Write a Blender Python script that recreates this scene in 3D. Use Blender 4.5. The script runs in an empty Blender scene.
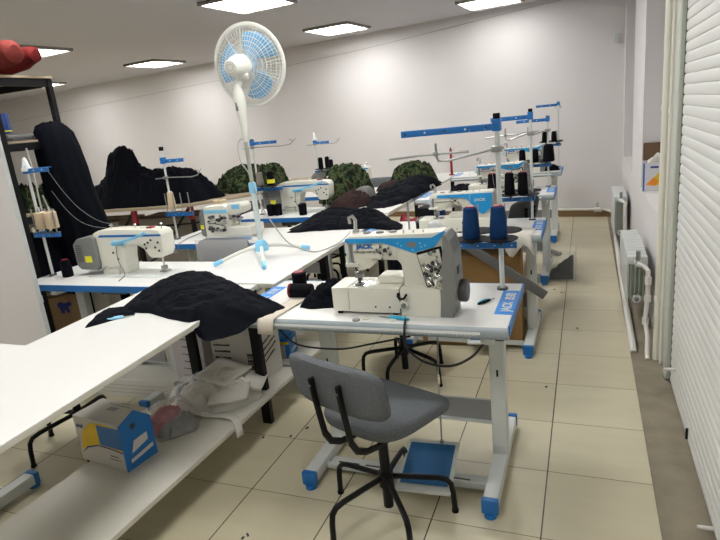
import bpy, bmesh, math, random
from mathutils import Vector, Matrix, noise
random.seed(7)
PI = math.pi
S = bpy.context.scene
C = S.collection
R = math.radians

# ------------------------------------------------------------------ materials
MATS = {}
def mat(name, col, rough=0.5, metal=0.0, noise_amt=0.0, scale=20.0, bump=0.0, alpha=1.0, trans=0.0, emit=None, es=0.0, coat=0.0, stretch=None, spec=None):
    if name in MATS: return MATS[name]
    m = bpy.data.materials.new(name); m.use_nodes = True
    nt = m.node_tree; b = nt.nodes['Principled BSDF']
    b.inputs['Base Color'].default_value = (*col, 1); b.inputs['Roughness'].default_value = rough
    b.inputs['Metallic'].default_value = metal; b.inputs['Alpha'].default_value = alpha
    b.inputs['Transmission Weight'].default_value = trans
    b.inputs['Coat Weight'].default_value = coat
    if spec is not None: b.inputs['Specular IOR Level'].default_value = spec
    if emit: b.inputs['Emission Color'].default_value = (*emit, 1); b.inputs['Emission Strength'].default_value = es
    if noise_amt or bump:
        tc = nt.nodes.new('ShaderNodeTexCoord'); nz = nt.nodes.new('ShaderNodeTexNoise')
        nz.inputs['Scale'].default_value = scale; nz.inputs['Detail'].default_value = 4
        if stretch:
            mp = nt.nodes.new('ShaderNodeMapping'); mp.inputs['Scale'].default_value = stretch
            nt.links.new(tc.outputs['Object'], mp.inputs['Vector']); nt.links.new(mp.outputs[0], nz.inputs['Vector'])
        else: nt.links.new(tc.outputs['Object'], nz.inputs['Vector'])
        if noise_amt:
            mx = nt.nodes.new('ShaderNodeMix'); mx.data_type = 'RGBA'
            mx.inputs[6].default_value = (*[max(0, c*(1-noise_amt)) for c in col], 1)
            mx.inputs[7].default_value = (*[min(1, c*(1+noise_amt)) for c in col], 1)
            nt.links.new(nz.outputs[0], mx.inputs[0]); nt.links.new(mx.outputs[2], b.inputs['Base Color'])
        if bump:
            bp = nt.nodes.new('ShaderNodeBump'); bp.inputs['Strength'].default_value = bump; bp.inputs['Distance'].default_value = 0.005
            nt.links.new(nz.outputs[0], bp.inputs['Height']); nt.links.new(bp.outputs[0], b.inputs['Normal'])
    MATS[name] = m
    return m

def camo_mat():
    m = bpy.data.materials.new('camouflage_cloth'); m.use_nodes = True
    nt = m.node_tree; b = nt.nodes['Principled BSDF']; b.inputs['Roughness'].default_value = 0.9; b.inputs['Specular IOR Level'].default_value = 0.1
    tc = nt.nodes.new('ShaderNodeTexCoord'); nz = nt.nodes.new('ShaderNodeTexNoise')
    nz.inputs['Scale'].default_value = 13; nz.inputs['Detail'].default_value = 2
    cr = nt.nodes.new('ShaderNodeValToRGB'); cr.color_ramp.interpolation = 'CONSTANT'
    el = cr.color_ramp.elements
    el[0].position = 0; el[0].color = (0.008, 0.011, 0.006, 1)
    el[1].position = 0.42; el[1].color = (0.014, 0.030, 0.012, 1)
    for p, c in ((0.5, (0.06, 0.08, 0.034, 1)), (0.58, (0.03, 0.018, 0.01, 1)), (0.64, (0.012, 0.022, 0.01, 1))):
        e = el.new(p); e.color = c
    nt.links.new(tc.outputs['Object'], nz.inputs['Vector']); nt.links.new(nz.outputs[0], cr.inputs[0])
    nt.links.new(cr.outputs[0], b.inputs['Base Color'])
    return m

def tile_mat():
    m = bpy.data.materials.new('beige_floor_tiles'); m.use_nodes = True
    nt = m.node_tree; b = nt.nodes['Principled BSDF']; L = nt.links; N = nt.nodes.new
    ge = N('ShaderNodeNewGeometry'); sp = N('ShaderNodeSeparateXYZ'); L.new(ge.outputs['Position'], sp.inputs[0])
    def mth(op, a, bb=None):
        n = N('ShaderNodeMath'); n.operation = op
        for i, v in enumerate((a, bb)):
            if v is None: continue
            if isinstance(v, (int, float)): n.inputs[i].default_value = v
            else: L.new(v, n.inputs[i])
        return n.outputs[0]
    T = 0.4107
    def line(out, off, w):
        s = mth('DIVIDE', mth('ADD', out, off), T)
        f = mth('FRACT', s); d = mth('ABSOLUTE', mth('SUBTRACT', f, 0.5))
        return mth('GREATER_THAN', d, 0.5 - w / T / 2), mth('FLOOR', s)
    lx, ix = line(sp.outputs[0], 0.148 + T*40, 0.0055)
    ly, iy = line(sp.outputs[1], -2.635 + T*40, 0.0045)
    cmb = N('ShaderNodeCombineXYZ'); L.new(ix, cmb.inputs[0]); L.new(iy, cmb.inputs[1])
    wn = N('ShaderNodeTexWhiteNoise'); wn.noise_dimensions = '3D'; L.new(cmb.outputs[0], wn.inputs['Vector'])
    nz = N('ShaderNodeTexNoise'); nz.inputs['Scale'].default_value = 9; nz.inputs['Detail'].default_value = 6
    mp = N('ShaderNodeMapping'); mp.inputs['Scale'].default_value = (0.35, 1.6, 1)
    L.new(ge.outputs['Position'], mp.inputs[0]); L.new(mp.outputs[0], nz.inputs['Vector'])
    fac = mth('ADD', mth('MULTIPLY', wn.outputs[0], 0.35), mth('MULTIPLY', nz.outputs[0], 0.65))
    mx = N('ShaderNodeMix'); mx.data_type = 'RGBA'
    mx.inputs[6].default_value = (0.51, 0.46, 0.32, 1); mx.inputs[7].default_value = (0.65, 0.605, 0.445, 1)
    L.new(fac, mx.inputs[0])
    m2 = N('ShaderNodeMix'); m2.data_type = 'RGBA'; L.new(ly, m2.inputs[0]); L.new(mx.outputs[2], m2.inputs[6]); m2.inputs[7].default_value = (0.25, 0.20, 0.12, 1)
    m3 = N('ShaderNodeMix'); m3.data_type = 'RGBA'; L.new(lx, m3.inputs[0]); L.new(m2.outputs[2], m3.inputs[6]); m3.inputs[7].default_value = (0.075, 0.055, 0.035, 1)
    L.new(m3.outputs[2], b.inputs['Base Color'])
    n2 = N('ShaderNodeTexNoise'); n2.inputs['Scale'].default_value = 3; L.new(ge.outputs['Position'], n2.inputs['Vector'])
    rr = mth('ADD', mth('MULTIPLY', n2.outputs[0], 0.25), 0.28); L.new(rr, b.inputs['Roughness'])
    hs = mth('SUBTRACT', 1.0, mth('MAXIMUM', lx, ly)); bp = N('ShaderNodeBump'); bp.inputs['Distance'].default_value = 0.002; bp.inputs['Strength'].default_value = 0.6
    L.new(hs, bp.inputs['Height']); L.new(bp.outputs[0], b.inputs['Normal'])
    return m

WALL = mat('wall_paint', (0.72, 0.70, 0.705), 0.85, noise_amt=0.02, scale=2.0, bump=0.06)
CEIL = mat('ceiling_paint', (0.57, 0.56, 0.60), 0.9, noise_amt=0.02, scale=1.5)
WHITE = mat('white_laminate', (0.74, 0.74, 0.72), 0.38, noise_amt=0.02, scale=5)
TABLEW = mat('white_tabletop', (0.70, 0.70, 0.68), 0.4, noise_amt=0.015, scale=6)
SHELFW = mat('cream_shelf_board', (0.62, 0.60, 0.53), 0.45, noise_amt=0.03, scale=6)
EDGEW = mat('board_edge', (0.66, 0.64, 0.57), 0.6)
GREYE = mat('grey_bullnose', (0.30, 0.35, 0.375), 0.35)
TICK = mat('ruler_marks', (0.80, 0.82, 0.82), 0.5)
BLUE = mat('blue_plastic', (0.010, 0.15, 0.46), 0.4)
BLUES = mat('blue_sticker', (0.03, 0.25, 0.72), 0.5)
BLUEP = mat('blue_panel', (0.012, 0.30, 0.68), 0.3)
BLUET = mat('blue_thread', (0.008, 0.04, 0.13), 0.85, spec=0.15, noise_amt=0.25, scale=150, bump=0.3, stretch=(0.1, 0.1, 4))
LBLUE = mat('light_blue_plastic', (0.24, 0.60, 0.86), 0.4)
METALW = mat('white_painted_steel', (0.62, 0.65, 0.64), 0.35)
MACH = mat('machine_enamel', (0.74, 0.73, 0.64), 0.28, coat=0.2)
GREY = mat('grey_plastic', (0.20, 0.205, 0.20), 0.42)
DGREY = mat('dark_grey_plastic', (0.07, 0.072, 0.075), 0.45)
STEEL = mat('grey_steel', (0.32, 0.33, 0.33), 0.35, metal=0.6)
CHROME = mat('chrome', (0.6, 0.6, 0.58), 0.2, metal=1.0)
BLACK = mat('black_metal', (0.004, 0.004, 0.005), 0.4, spec=0.25)
BLACKP = mat('black_plastic', (0.006, 0.006, 0.008), 0.65, spec=0.1)
BLACKC = mat('black_cloth', (0.0040, 0.0048, 0.0078), 0.85, noise_amt=0.2, scale=60, bump=0.12, spec=0.06)
BLACKT = mat('black_thread', (0.004, 0.004, 0.007), 0.8, spec=0.1, bump=0.3, scale=150, stretch=(0.1, 0.1, 4))
CREAMT = mat('cream_thread', (0.62, 0.50, 0.33), 0.8, bump=0.3, scale=150, stretch=(0.1, 0.1, 4))
BROWNC = mat('brown_cloth', (0.032, 0.019, 0.018), 0.9, spec=0.1, noise_amt=0.3, scale=40, bump=0.3)
GREYC = mat('grey_upholstery', (0.13, 0.14, 0.15), 0.95, noise_amt=0.5, scale=220, bump=0.5, spec=0.1)
WHITEC = mat('white_cloth', (0.62, 0.60, 0.55), 0.9, noise_amt=0.06, scale=30, bump=0.2)
CREAMC = mat('cream_cloth', (0.62, 0.57, 0.48), 0.9, noise_amt=0.08, scale=60, bump=0.3)
REDC = mat('red_cloth', (0.10, 0.010, 0.010), 0.8, spec=0.1, noise_amt=0.25, scale=12, bump=0.2)
REDP = mat('red_plastic', (0.27, 0.012, 0.025), 0.4)
PINKC = mat('pink_cloth', (0.40, 0.04, 0.09), 0.8, noise_amt=0.9, scale=30)
YELLOW = mat('yellow_print', (0.75, 0.50, 0.02), 0.5, noise_amt=0.2, scale=12)
ORANGE = mat('orange_print', (0.85, 0.27, 0.02), 0.5)
YLABEL = mat('yellow_label', (0.85, 0.80, 0.03), 0.5)
CARDW = mat('white_card', (0.60, 0.58, 0.54), 0.7, noise_amt=0.03)
CARD = mat('brown_cardboard', (0.34, 0.22, 0.115), 0.85, noise_amt=0.06, scale=10)
CARDD = mat('brown_cardboard_inside', (0.15, 0.09, 0.05), 0.85)
CARDO = mat('ochre_cardboard', (0.25, 0.14, 0.045), 0.85, noise_amt=0.06, scale=10)
TAN = mat('tan_board', (0.36, 0.29, 0.20), 0.7, noise_amt=0.08, scale=8)
TAUPE = mat('taupe_carton', (0.25, 0.225, 0.195), 0.85, noise_amt=0.06, scale=6)
INK = mat('ink', (0.03, 0.03, 0.035), 0.6)
INKB = mat('navy_ink', (0.02, 0.04, 0.25), 0.6)
PIPE = mat('cream_pipe_paint', (0.78, 0.77, 0.67), 0.35, noise_amt=0.03, scale=12)
PIPEW = mat('white_pipe_paint', (0.72, 0.70, 0.66), 0.35)
RAIL = mat('pale_green_rail', (0.62, 0.66, 0.58), 0.4)
SHUT = mat('shutter_slats', (0.74, 0.75, 0.73), 0.4)
RADF = mat('radiator_fins', (0.42, 0.47, 0.42), 0.3, metal=0.4)
CONC = mat('worn_concrete', (0.26, 0.225, 0.165), 0.85, noise_amt=0.45, scale=7, bump=0.4)
FANW = mat('fan_white_plastic', (0.72, 0.73, 0.68), 0.35)
FANB = mat('fan_blue_blade', (0.20, 0.50, 0.82), 0.25)
PLATE = mat('fixture_frame', (0.33, 0.31, 0.29), 0.6)
TUBE = mat('lamp_tube', (1, 1, 1), 0.5, emit=(1.0, 0.985, 0.95), es=21.0)
REFL = mat('lamp_louvre', (0.8, 0.8, 0.8), 0.5, emit=(1.0, 0.985, 0.95), es=5.0)
CAMO = camo_mat()
CLEAR = mat('clear_acrylic', (0.85, 0.88, 0.9), 0.05, trans=0.0, alpha=0.08)
FILM = mat('clear_film', (0.85, 0.85, 0.85), 0.15, alpha=0.25, bump=0.5, scale=30)
TEAL = mat('teal_film', (0.03, 0.28, 0.42), 0.4)
TOOLB = mat('tool_blue', (0.02, 0.38, 0.62), 0.4)
CABLE = mat('black_cable', (0.008, 0.008, 0.008), 0.5)
CABLEW = mat('grey_cable', (0.42, 0.42, 0.40), 0.5)
THREADL = mat('pale_thread', (0.6, 0.5, 0.45), 0.7)

# ------------------------------------------------------------------ mesh builder
class MB:
    def __init__(s): s.v = []; s.f = []; s.m = []; s.mats = []
    def mi(s, m):
        if m not in s.mats: s.mats.append(m)
        return s.mats.index(m)
    def add(s, vs, fs, m):
        o = len(s.v); k = s.mi(m)
        s.v += [tuple(v) for v in vs]; s.f += [tuple(i + o for i in f) for f in fs]; s.m += [k] * len(fs)
        return s
    def box(s, c, d, m, rz=0.0, bev=0.0, rot=None):
        bm = bmesh.new(); bmesh.ops.create_cube(bm, size=1)
        for v in bm.verts: v.co = Vector((v.co.x * d[0], v.co.y * d[1], v.co.z * d[2]))
        if bev: bmesh.ops.bevel(bm, geom=bm.edges[:], offset=min(bev, min(d) * 0.45), segments=2, affect='EDGES', profile=0.6)
        M = Matrix.Translation(c) @ (rot if rot is not None else Matrix.Rotation(rz, 4, 'Z'))
        bm.verts.index_update()
        s.add([M @ v.co for v in bm.verts], [[v.index for v in f.verts] for f in bm.faces], m); bm.free(); return s
    def bb(s, x0, x1, y0, y1, z0, z1, m, bev=0.0):
        return s.box(((x0+x1)/2, (y0+y1)/2, (z0+z1)/2), (abs(x1-x0), abs(y1-y0), abs(z1-z0)), m, bev=bev)
    def cyl(s, p0, p1, r0, m, r1=None, n=14):
        p0 = Vector(p0); p1 = Vector(p1); r1 = r0 if r1 is None else r1
        q = (p1 - p0).to_track_quat('Z', 'Y').to_matrix()
        vs = []
        for p, r in ((p0, r0), (p1, r1)):
            for i in range(n): a = 2*PI*i/n; vs.append(p + q @ Vector((math.cos(a)*r, math.sin(a)*r, 0)))
        fs = [(i, (i+1) % n, n + (i+1) % n, n + i) for i in range(n)] + [tuple(range(n))[::-1], tuple(range(n, 2*n))]
        return s.add(vs, fs, m)
    def tube(s, pts, r, m, n=8, closed=False, flat=1.0):
        P = [Vector(p) for p in pts]; k = len(P); vs = []; up = None
        for i in range(k):
            if closed: t = (P[(i+1) % k] - P[i-1]).normalized()
            else: t = (P[min(i+1, k-1)] - P[max(i-1, 0)]).normalized()
            if up is None:
                up = Vector((0, 0, 1)) if abs(t.z) < 0.9 else Vector((1, 0, 0))
            up = (up - t * up.dot(t))
            up = up.normalized() if up.length > 1e-6 else t.orthogonal().normalized()
            sd = t.cross(up); rr = r[i] if isinstance(r, (list, tuple)) else r
            for j in range(n): a = 2*PI*j/n; vs.append(P[i] + sd*math.cos(a)*rr + up*math.sin(a)*rr*flat)
        fs = []
        for i in range(k if closed else k-1):
            i2 = (i+1) % k
            for j in range(n): j2 = (j+1) % n; fs.append((i*n+j, i*n+j2, i2*n+j2, i2*n+j))
        if not closed: fs += [tuple(range(n))[::-1], tuple(range((k-1)*n, k*n))]
        return s.add(vs, fs, m)
    def lathe(s, prof, c, m, n=20, M=None):
        c = Vector(c); vs = []; fs = []
        for (r, z) in prof:
            for i in range(n):
                a = 2*PI*i/n; v = Vector((math.cos(a)*r, math.sin(a)*r, z))
                vs.append(c + (M @ v if M is not None else v))
        k = len(prof)
        for i in range(k-1):
            for j in range(n): j2 = (j+1) % n; fs.append((i*n+j, i*n+j2, (i+1)*n+j2, (i+1)*n+j))
        fs += [tuple(range(n))[::-1], tuple(range((k-1)*n, k*n))]
        return s.add(vs, fs, m)
    def prism(s, poly, y0, y1, m, bev=0.0, axis='Y'):
        """poly in (x,z), extruded along y (axis Y); or poly in (x,y) along z (axis Z); or (y,z) along x"""
        bm = bmesh.new()
        def P(u, w, t): return {'Y': (u, t, w), 'Z': (u, w, t), 'X': (t, u, w)}[axis]
        a = [bm.verts.new(P(u, w, y0)) for u, w in poly]; b = [bm.verts.new(P(u, w, y1)) for u, w in poly]
        n = len(poly); fa = bm.faces.new(a); fb = bm.faces.new(b[::-1])
        for i in range(n): bm.faces.new((a[i], b[i], b[(i+1) % n], a[(i+1) % n]))
        bmesh.ops.recalc_face_normals(bm, faces=bm.faces[:])
        if bev: bmesh.ops.bevel(bm, geom=bm.edges[:], offset=bev, segments=2, affect='EDGES', profile=0.6, clamp_overlap=True)
        bm.verts.index_update()
        s.add([v.co[:] for v in bm.verts], [[v.index for v in f.verts] for f in bm.faces], m); bm.free(); return s
    def build(s, name, parent=None, smooth=35, loc=None, rz=None):
        me = bpy.data.meshes.new(name); me.from_pydata(s.v, [], s.f)
        for m in s.mats: me.materials.append(m)
        me.polygons.foreach_set('material_index', s.m)
        bm = bmesh.new(); bm.from_mesh(me); bmesh.ops.recalc_face_normals(bm, faces=bm.faces[:]); bm.to_mesh(me); bm.free()
        if smooth:
            me.polygons.foreach_set('use_smooth', [True]*len(me.polygons)); me.set_sharp_from_angle(angle=R(smooth))
        me.update()
        o = bpy.data.objects.new(name, me); C.objects.link(o)
        if parent: o.parent = parent
        if loc: o.location = loc
        if rz is not None: o.rotation_euler = (0, 0, rz)
        return o

def tag(o, label, cat, group=None, kind=None):
    o['label'] = label; o['category'] = cat
    if group: o['group'] = group
    if kind: o['kind'] = kind
    return o
def thing(name, label, cat, loc=(0, 0, 0), rz=0.0, group=None):
    o = bpy.data.objects.new(name, None); C.objects.link(o); o.empty_display_size = 0.05
    o.location = loc; o.rotation_euler = (0, 0, rz)
    return tag(o, label, cat, group)
def struct(o): o['kind'] = 'structure'; return o
def kids(o): return [c for c in C.objects if c.parent == o]
def dup(root, loc=None, rz=None, label=None, group=None, skip=()):
    r = root.copy(); C.objects.link(r)
    if loc is not None: r.location = loc
    if rz is not None: r.rotation_euler = (0, 0, rz)
    if label: r['label'] = label
    if group: r['group'] = group
    def rec(a, b):
        for ch in kids(a):
            if ch.name.split('.')[0] in skip: continue
            c = ch.copy(); C.objects.link(c); c.parent = b; rec(ch, c)
    rec(root, r)
    return r
def text(name, s, size, M, m, parent, ext=0.0006, bold=0.0, sx=1.0, shear=0.0):
    cu = bpy.data.curves.new(name, 'FONT'); cu.body = s; cu.size = size; cu.extrude = ext; cu.offset = bold
    cu.align_x = 'CENTER'; cu.align_y = 'CENTER'; cu.shear = shear; cu.materials.append(m); cu.resolution_u = 3
    tmp = bpy.data.objects.new(name, cu); me = bpy.data.meshes.new_from_object(tmp); bpy.data.objects.remove(tmp)
    if not me.materials: me.materials.append(m)
    o = bpy.data.objects.new(name, me); C.objects.link(o); o.parent = parent
    o.matrix_local = M @ Matrix.Diagonal((sx, 1, 1, 1))
    return o
def TR(loc, rx=0, ry=0, rz=0):
    return Matrix.Translation(loc) @ Matrix.Rotation(R(rz), 4, 'Z') @ Matrix.Rotation(R(ry), 4, 'Y') @ Matrix.Rotation(R(rx), 4, 'X')

def fbm(x, y, z, o=3):
    return noise.fractal(Vector((x, y, z)), 1.0, 2.0, o)
def ridge(v): return 1 - abs(v) * 2
def heap(name, outline, z0, H, m, peaks=(), fold=0.02, freq=9.0, ang=30, seed=0, p=3.0, N=110, K=34, zb=None, parent=None, squash=0.35, edge=0.006, rag=0.03, subs=True):
    """a soft pile of cloth: heights over an outline, with long folds"""
    cx = sum(q[0] for q in outline)/len(outline); cy = sum(q[1] for q in outline)/len(outline)
    seg = []; n = len(outline); tot = 0
    for i in range(n):
        a, b = outline[i], outline[(i+1) % n]; d = math.dist(a, b); seg.append((a, b, tot, d)); tot += d
    B = []
    for k in range(N):
        t = tot*k/N
        for a, b, s0, d in seg:
            if s0 <= t < s0+d+1e-9: u = (t-s0)/d; B.append((a[0]+(b[0]-a[0])*u, a[1]+(b[1]-a[1])*u)); break
    # soften the outline and roughen it
    B = [((B[k-1][0]+B[k][0]*2+B[(k+1) % N][0])/4, (B[k-1][1]+B[k][1]*2+B[(k+1) % N][1])/4) for k in range(N)]
    ca, sa = math.cos(R(ang)), math.sin(R(ang))
    vs = []; fs = []
    def hgt(x, y, t):
        u = (x*ca + y*sa); w = (-x*sa + y*ca)
        warp = fbm(x*3+seed, y*3, seed)*0.12
        f = ridge(fbm((u+warp)*freq*squash+seed*3.1, (w+warp)*freq, seed, 2))
        f2 = ridge(fbm((w-warp)*freq*1.3*squash+seed, (u+warp*2)*freq*1.6, seed+9.0, 2))
        h = H
        if callable(peaks): h += peaks(x, y)
        else:
          for (px, py, ph, ps) in peaks: h += ph*math.exp(-((x-px)**2+(y-py)**2)/(2*ps*ps))
        e = (1 - t**p); e2 = min(1.0, (1-t)*5)
        return edge*min(1, (1-t)*12) + h*e + fold*f*e2*(0.35+0.65*min(1, h/0.05)) + fold*0.55*f2*e2
    for k in range(N):
        bx, by = B[k]; dx, dy = bx-cx, by-cy
        jag = 1 + rag*fbm(bx*9+seed, by*9, seed+2, 3)*3
        for j in range(K):
            t = 1 - (j/(K-1))**1.15 if j < K-1 else 0.0
            x = cx+dx*t*(1+(jag-1)*t); y = cy+dy*t*(1+(jag-1)*t)
            base = zb(x, y) if zb else z0
            vs.append((x, y, base + max(0.002, hgt(x, y, t)) if j else base))
    for k in range(N):
        k2 = (k+1) % N
        for j in range(K-2): fs.append((k*K+j, k2*K+j, k2*K+j+1, k*K+j+1))
        fs.append((k*K+K-2, k2*K+K-2, K-1))
    o = len(vs)
    if zb:
        for k in range(N):
            for j in range(K): x, y, z = vs[k*K+j]; vs.append((x, y, zb(x, y)))
        for k in range(N):
            k2 = (k+1) % N
            for j in range(K-2): fs.append((o+k*K+j, o+k*K+j+1, o+k2*K+j+1, o+k2*K+j))
            fs.append((o+k*K+K-2, o+K-1, o+k2*K+K-2)); fs.append((k*K, o+k*K, o+k2*K, k2*K))
    else: fs.append(tuple(k*K for k in range(N))[::-1])
    mb = MB(); mb.add(vs, fs, m)
    return mb.build(name, parent, smooth=180)

def cloth_sheet(name, rows, m, parent=None, th=0.004, smooth=180):
    """grid of points -> thin cloth with real thickness"""
    nr, nc = len(rows), len(rows[0]); vs = [p for r in rows for p in r]
    fs = [(i*nc+j, i*nc+j+1, (i+1)*nc+j+1, (i+1)*nc+j) for i in range(nr-1) for j in range(nc-1)]
    mb = MB(); mb.add(vs, fs, m); o = mb.build(name, parent, smooth)
    md = o.modifiers.new('thickness', 'SOLIDIFY'); md.thickness = th; md.offset = 1
    return o

def sm(P, n=6):
    P = [Vector(p) for p in P]; out = []
    for i in range(len(P)-1):
        a, b, c, d = P[max(i-1, 0)], P[i], P[i+1], P[min(i+2, len(P)-1)]
        for k in range(n):
            t = k/n; out.append(0.5*((2*b) + (c-a)*t + (2*a-5*b+4*c-d)*t*t + (3*b-a-3*c+d)*t**3))
    return out + [P[-1]]

def arcpts(c, r, a0, a1, n, plane='XZ'):
    out = []
    for i in range(n+1):
        a = R(a0+(a1-a0)*i/n)
        d = {'XZ': (math.cos(a)*r, 0, math.sin(a)*r), 'XY': (math.cos(a)*r, math.sin(a)*r, 0)}[plane]
        out.append((c[0]+d[0], c[1]+d[1], c[2]+d[2]))
    return out

# ------------------------------------------------------------------ camera
cam = bpy.data.cameras.new('camera'); co = bpy.data.objects.new('camera', cam); C.objects.link(co)
A_ = Vector((0.9290121, 0.3564426, -0.0994240)); B_ = Vector((-0.0040683, 0.2784996, 0.9604277)); F_ = Vector((-0.3700269, 0.8918445, -0.2601797))
M = Matrix((A_, B_, -F_)).transposed().to_4x4(); M.translation = (0, 0, 1.55)
co.matrix_world = M; cam.sensor_width = 36; cam.lens = 565.868/720*36; cam.clip_start = 0.02; cam.clip_end = 60
S.camera = co
S.view_settings.view_transform = 'Standard'; S.view_settings.look = 'None'; S.view_settings.exposure = 0.45; S.view_settings.gamma = 1
S.view_settings.use_curve_mapping = False
w = bpy.data.worlds.new('world'); S.world = w; w.use_nodes = True
w.node_tree.nodes['Background'].inputs[0].default_value = (0.8, 0.85, 1, 1); w.node_tree.nodes['Background'].inputs[1].default_value = 0.05

# ------------------------------------------------------------------ room shell
HC = 2.71
XR = 0.42            # right wall face
def yb(x): return 7.82 - 0.16*(x-0.42)   # back wall line
struct(MB().bb(-13, 0.257, -2.5, 10.6, -0.05, 0, tile_mat()).build('floor', smooth=0))
struct(MB().bb(0.257, 1.3, -2.5, 8.2, -0.056, -0.006, CONC).build('trim_1', smooth=0))
struct(MB().bb(-13.2, 1.3, -2.7, 10.8, HC, HC+0.1, CEIL).build('ceiling', smooth=0))
struct(MB().prism([(-13, yb(-13)), (1.3, yb(1.3)), (1.3, yb(1.3)+0.2), (-13, yb(-13)+0.2)], -0.05, HC+0.05, WALL, axis='Z').build('wall_back', smooth=0))
struct(MB().bb(-13.2, -13.0, -2.7, 10.6, -0.05, HC, WALL).build('wall_left', smooth=0))
struct(MB().bb(-13, 1.3, -2.7, -2.5, -0.05, HC, WALL).build('wall_front', smooth=0))
# right wall with two deep window niches
mb = MB(); TW = 0.45
mb.bb(XR, XR+TW, -2.5, -1.4, -0.05, HC, WALL)
mb.bb(XR, XR+TW, 3.26, 3.62, -0.05, HC, WALL)
mb.bb(XR, XR+TW, 3.62, 5.12, -0.05, 0.765, WALL)
mb.bb(XR, XR+TW, 5.12, 6.2, -0.05, HC, WALL)
mb.bb(XR, XR+TW, 6.2, 7.55, -0.05, 0.765, WALL)
mb.bb(XR, XR+TW, 7.55, 8.1, -0.05, HC, WALL)
mb.bb(XR+0.36, XR+TW, 3.62, 5.12, 0.765, HC, WALL)
mb.bb(XR+0.36, XR+TW, 6.2, 7.55, 0.765, HC, WALL)
struct(mb.build('wall_right', smooth=0))
for i, (a, b) in enumerate(((3.62, 5.12), (6.2, 7.55))):
    struct(MB().bb(XR-0.004, XR+0.36, a+0.01, b-0.01, 0.765, 0.777, WHITE, bev=0.003).build('trim_%d' % (2+i)))
# brown board and heating pipe along the foot of the back wall
def along(x, off, z): return (x, yb(x)-off, z)
sk = MB(); sk.prism([along(-3.2, 0.0, 0)[:2], along(0.41, 0, 0)[:2], along(0.41, 0.03, 0)[:2], along(-3.2, 0.03, 0)[:2]], 0, 0.075, mat('brown_skirting', (0.24, 0.15, 0.07), 0.6), axis='Z')
struct(sk.build('baseboard_back', smooth=0))

# ------------------------------------------------------------------ roller shutter (door)
XS = 0.432
prof = []; pitch = 0.0465; nsl = int(HC/pitch)+1
pts = []
for k in range(nsl):
    z0 = k*pitch
    for t, d in ((0.0, 0.0), (0.03, 0.0005), (0.09, 0.0042), (0.25, 0.0058), (0.5, 0.0062), (0.75, 0.0052), (0.92, 0.0035), (0.985, 0.0015)):
        z = z0 + t*pitch
        if z < HC-0.005: pts.append((XS - d, z + 0.01))
mb = MB(); Y0, Y1 = -1.3, 3.15
vs = []; fs = []
for (x, z) in pts: vs += [(x, Y0, z), (x, Y1, z)]
for (x, z) in pts[::-1]: vs += [(x+0.006, Y0, z), (x+0.006, Y1, z)]
n = len(vs)//2
for i in range(n): j = (i+1) % n; fs.append((2*i, 2*i+1, 2*j+1, 2*j))
fs += [tuple(2*i for i in range(n)), tuple(2*i+1 for i in range(n))[::-1]]
mb.add(vs, fs, SHUT)
sh = mb.build('door_1', smooth=30); struct(sh)
mb = MB(); mb.bb(0.405, 0.445, 3.20, 3.29, 0, HC, RAIL, bev=0.004); mb.bb(0.410, 0.44, 3.185, 3.20, 0.02, HC, RAIL); mb.build('guide_rail', sh)
mb = MB(); mb.bb(0.428, 0.46, 3.15, 3.20, 0, HC, BLACK); mb.build('dark_gap', sh)  # black strip standing in for the dark gap between slats and rail
for (y, z) in ((3.0, 0.133), (1.98, 0.0)):
    MB().cyl((0.375, y, z+0.02), (0.43, y, z+0.022), 0.008, PIPEW).build('latch_pin', sh)
MB().cyl((0.415, 2.52, 0.05), (0.415, 2.52, 0.10), 0.006, BLACK).build('bolt', sh)
struct(MB().bb(0.47, 1.3, -1.4, 3.26, -0.05, HC, WALL).build('wall_recess', smooth=0))

# ------------------------------------------------------------------ heating pipes
t = thing('riser_pipe', 'thick cream vertical heating pipe beside the shutter rail', 'pipe', (0.389, 3.46, 0))
MB().cyl((0, 0, 0.0), (0, 0, HC), 0.0185, PIPE, n=20).build('pipe', t)
for z in (0.38, 0.80, 1.437): MB().lathe([(0.019, -0.012), (0.022, -0.012), (0.022, 0.012), (0.019, 0.012)], (0, 0, z), PIPE).box((0.03, 0, z), (0.035, 0.01, 0.014), PIPE).build('pipe_clamp', t)
t = thing('riser_pipe', 'slimmer cream vertical pipe squeezed between the thick pipe and the shutter rail', 'pipe', (0.404, 3.40, 0))
MB().cyl((0, 0, 0.0), (0, 0, HC), 0.0075, PIPE, n=16).build('pipe', t)
for z in (0.34, 0.72, 1.42): MB().lathe([(0.008, -0.01), (0.011, -0.01), (0.011, 0.01), (0.008, 0.01)], (0, 0, z), PIPE).build('pipe_clamp', t)
t = tag(MB().tube([(0.30, 6.6, 0.05), (0.285, 5.4, 0.045), (0.275, 4.3, 0.04), (0.272, 3.62, 0.03), (0.275, 3.55, -0.004)], 0.021, PIPEW, n=12).build('floor_pipe'), 'white heating pipe running low along the floor under the radiators', 'pipe')
p = [along(x, 0.055, 0.10) for x in (-3.2, -2, -1, 0.0, 0.22)]
t = thing('wall_pipe', 'thin white heating pipe along the foot of the back wall', 'pipe')
MB().tube(p + [(0.27, 7.70, 0.10), (0.3, 7.5, 0.12), (0.31, 7.1, 0.13)], 0.016, PIPEW, n=10).build('pipe', t)
MB().cyl((0.10, yb(0.1)-0.075, 0.10), (0.19, yb(0.19)-0.075, 0.10), 0.03, PIPEW).cyl((0.14, yb(0.14)-0.055, 0.10), (0.14, yb(0.14)-0.055, 0.19), 0.012, CHROME).build('valve', t)

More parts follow.
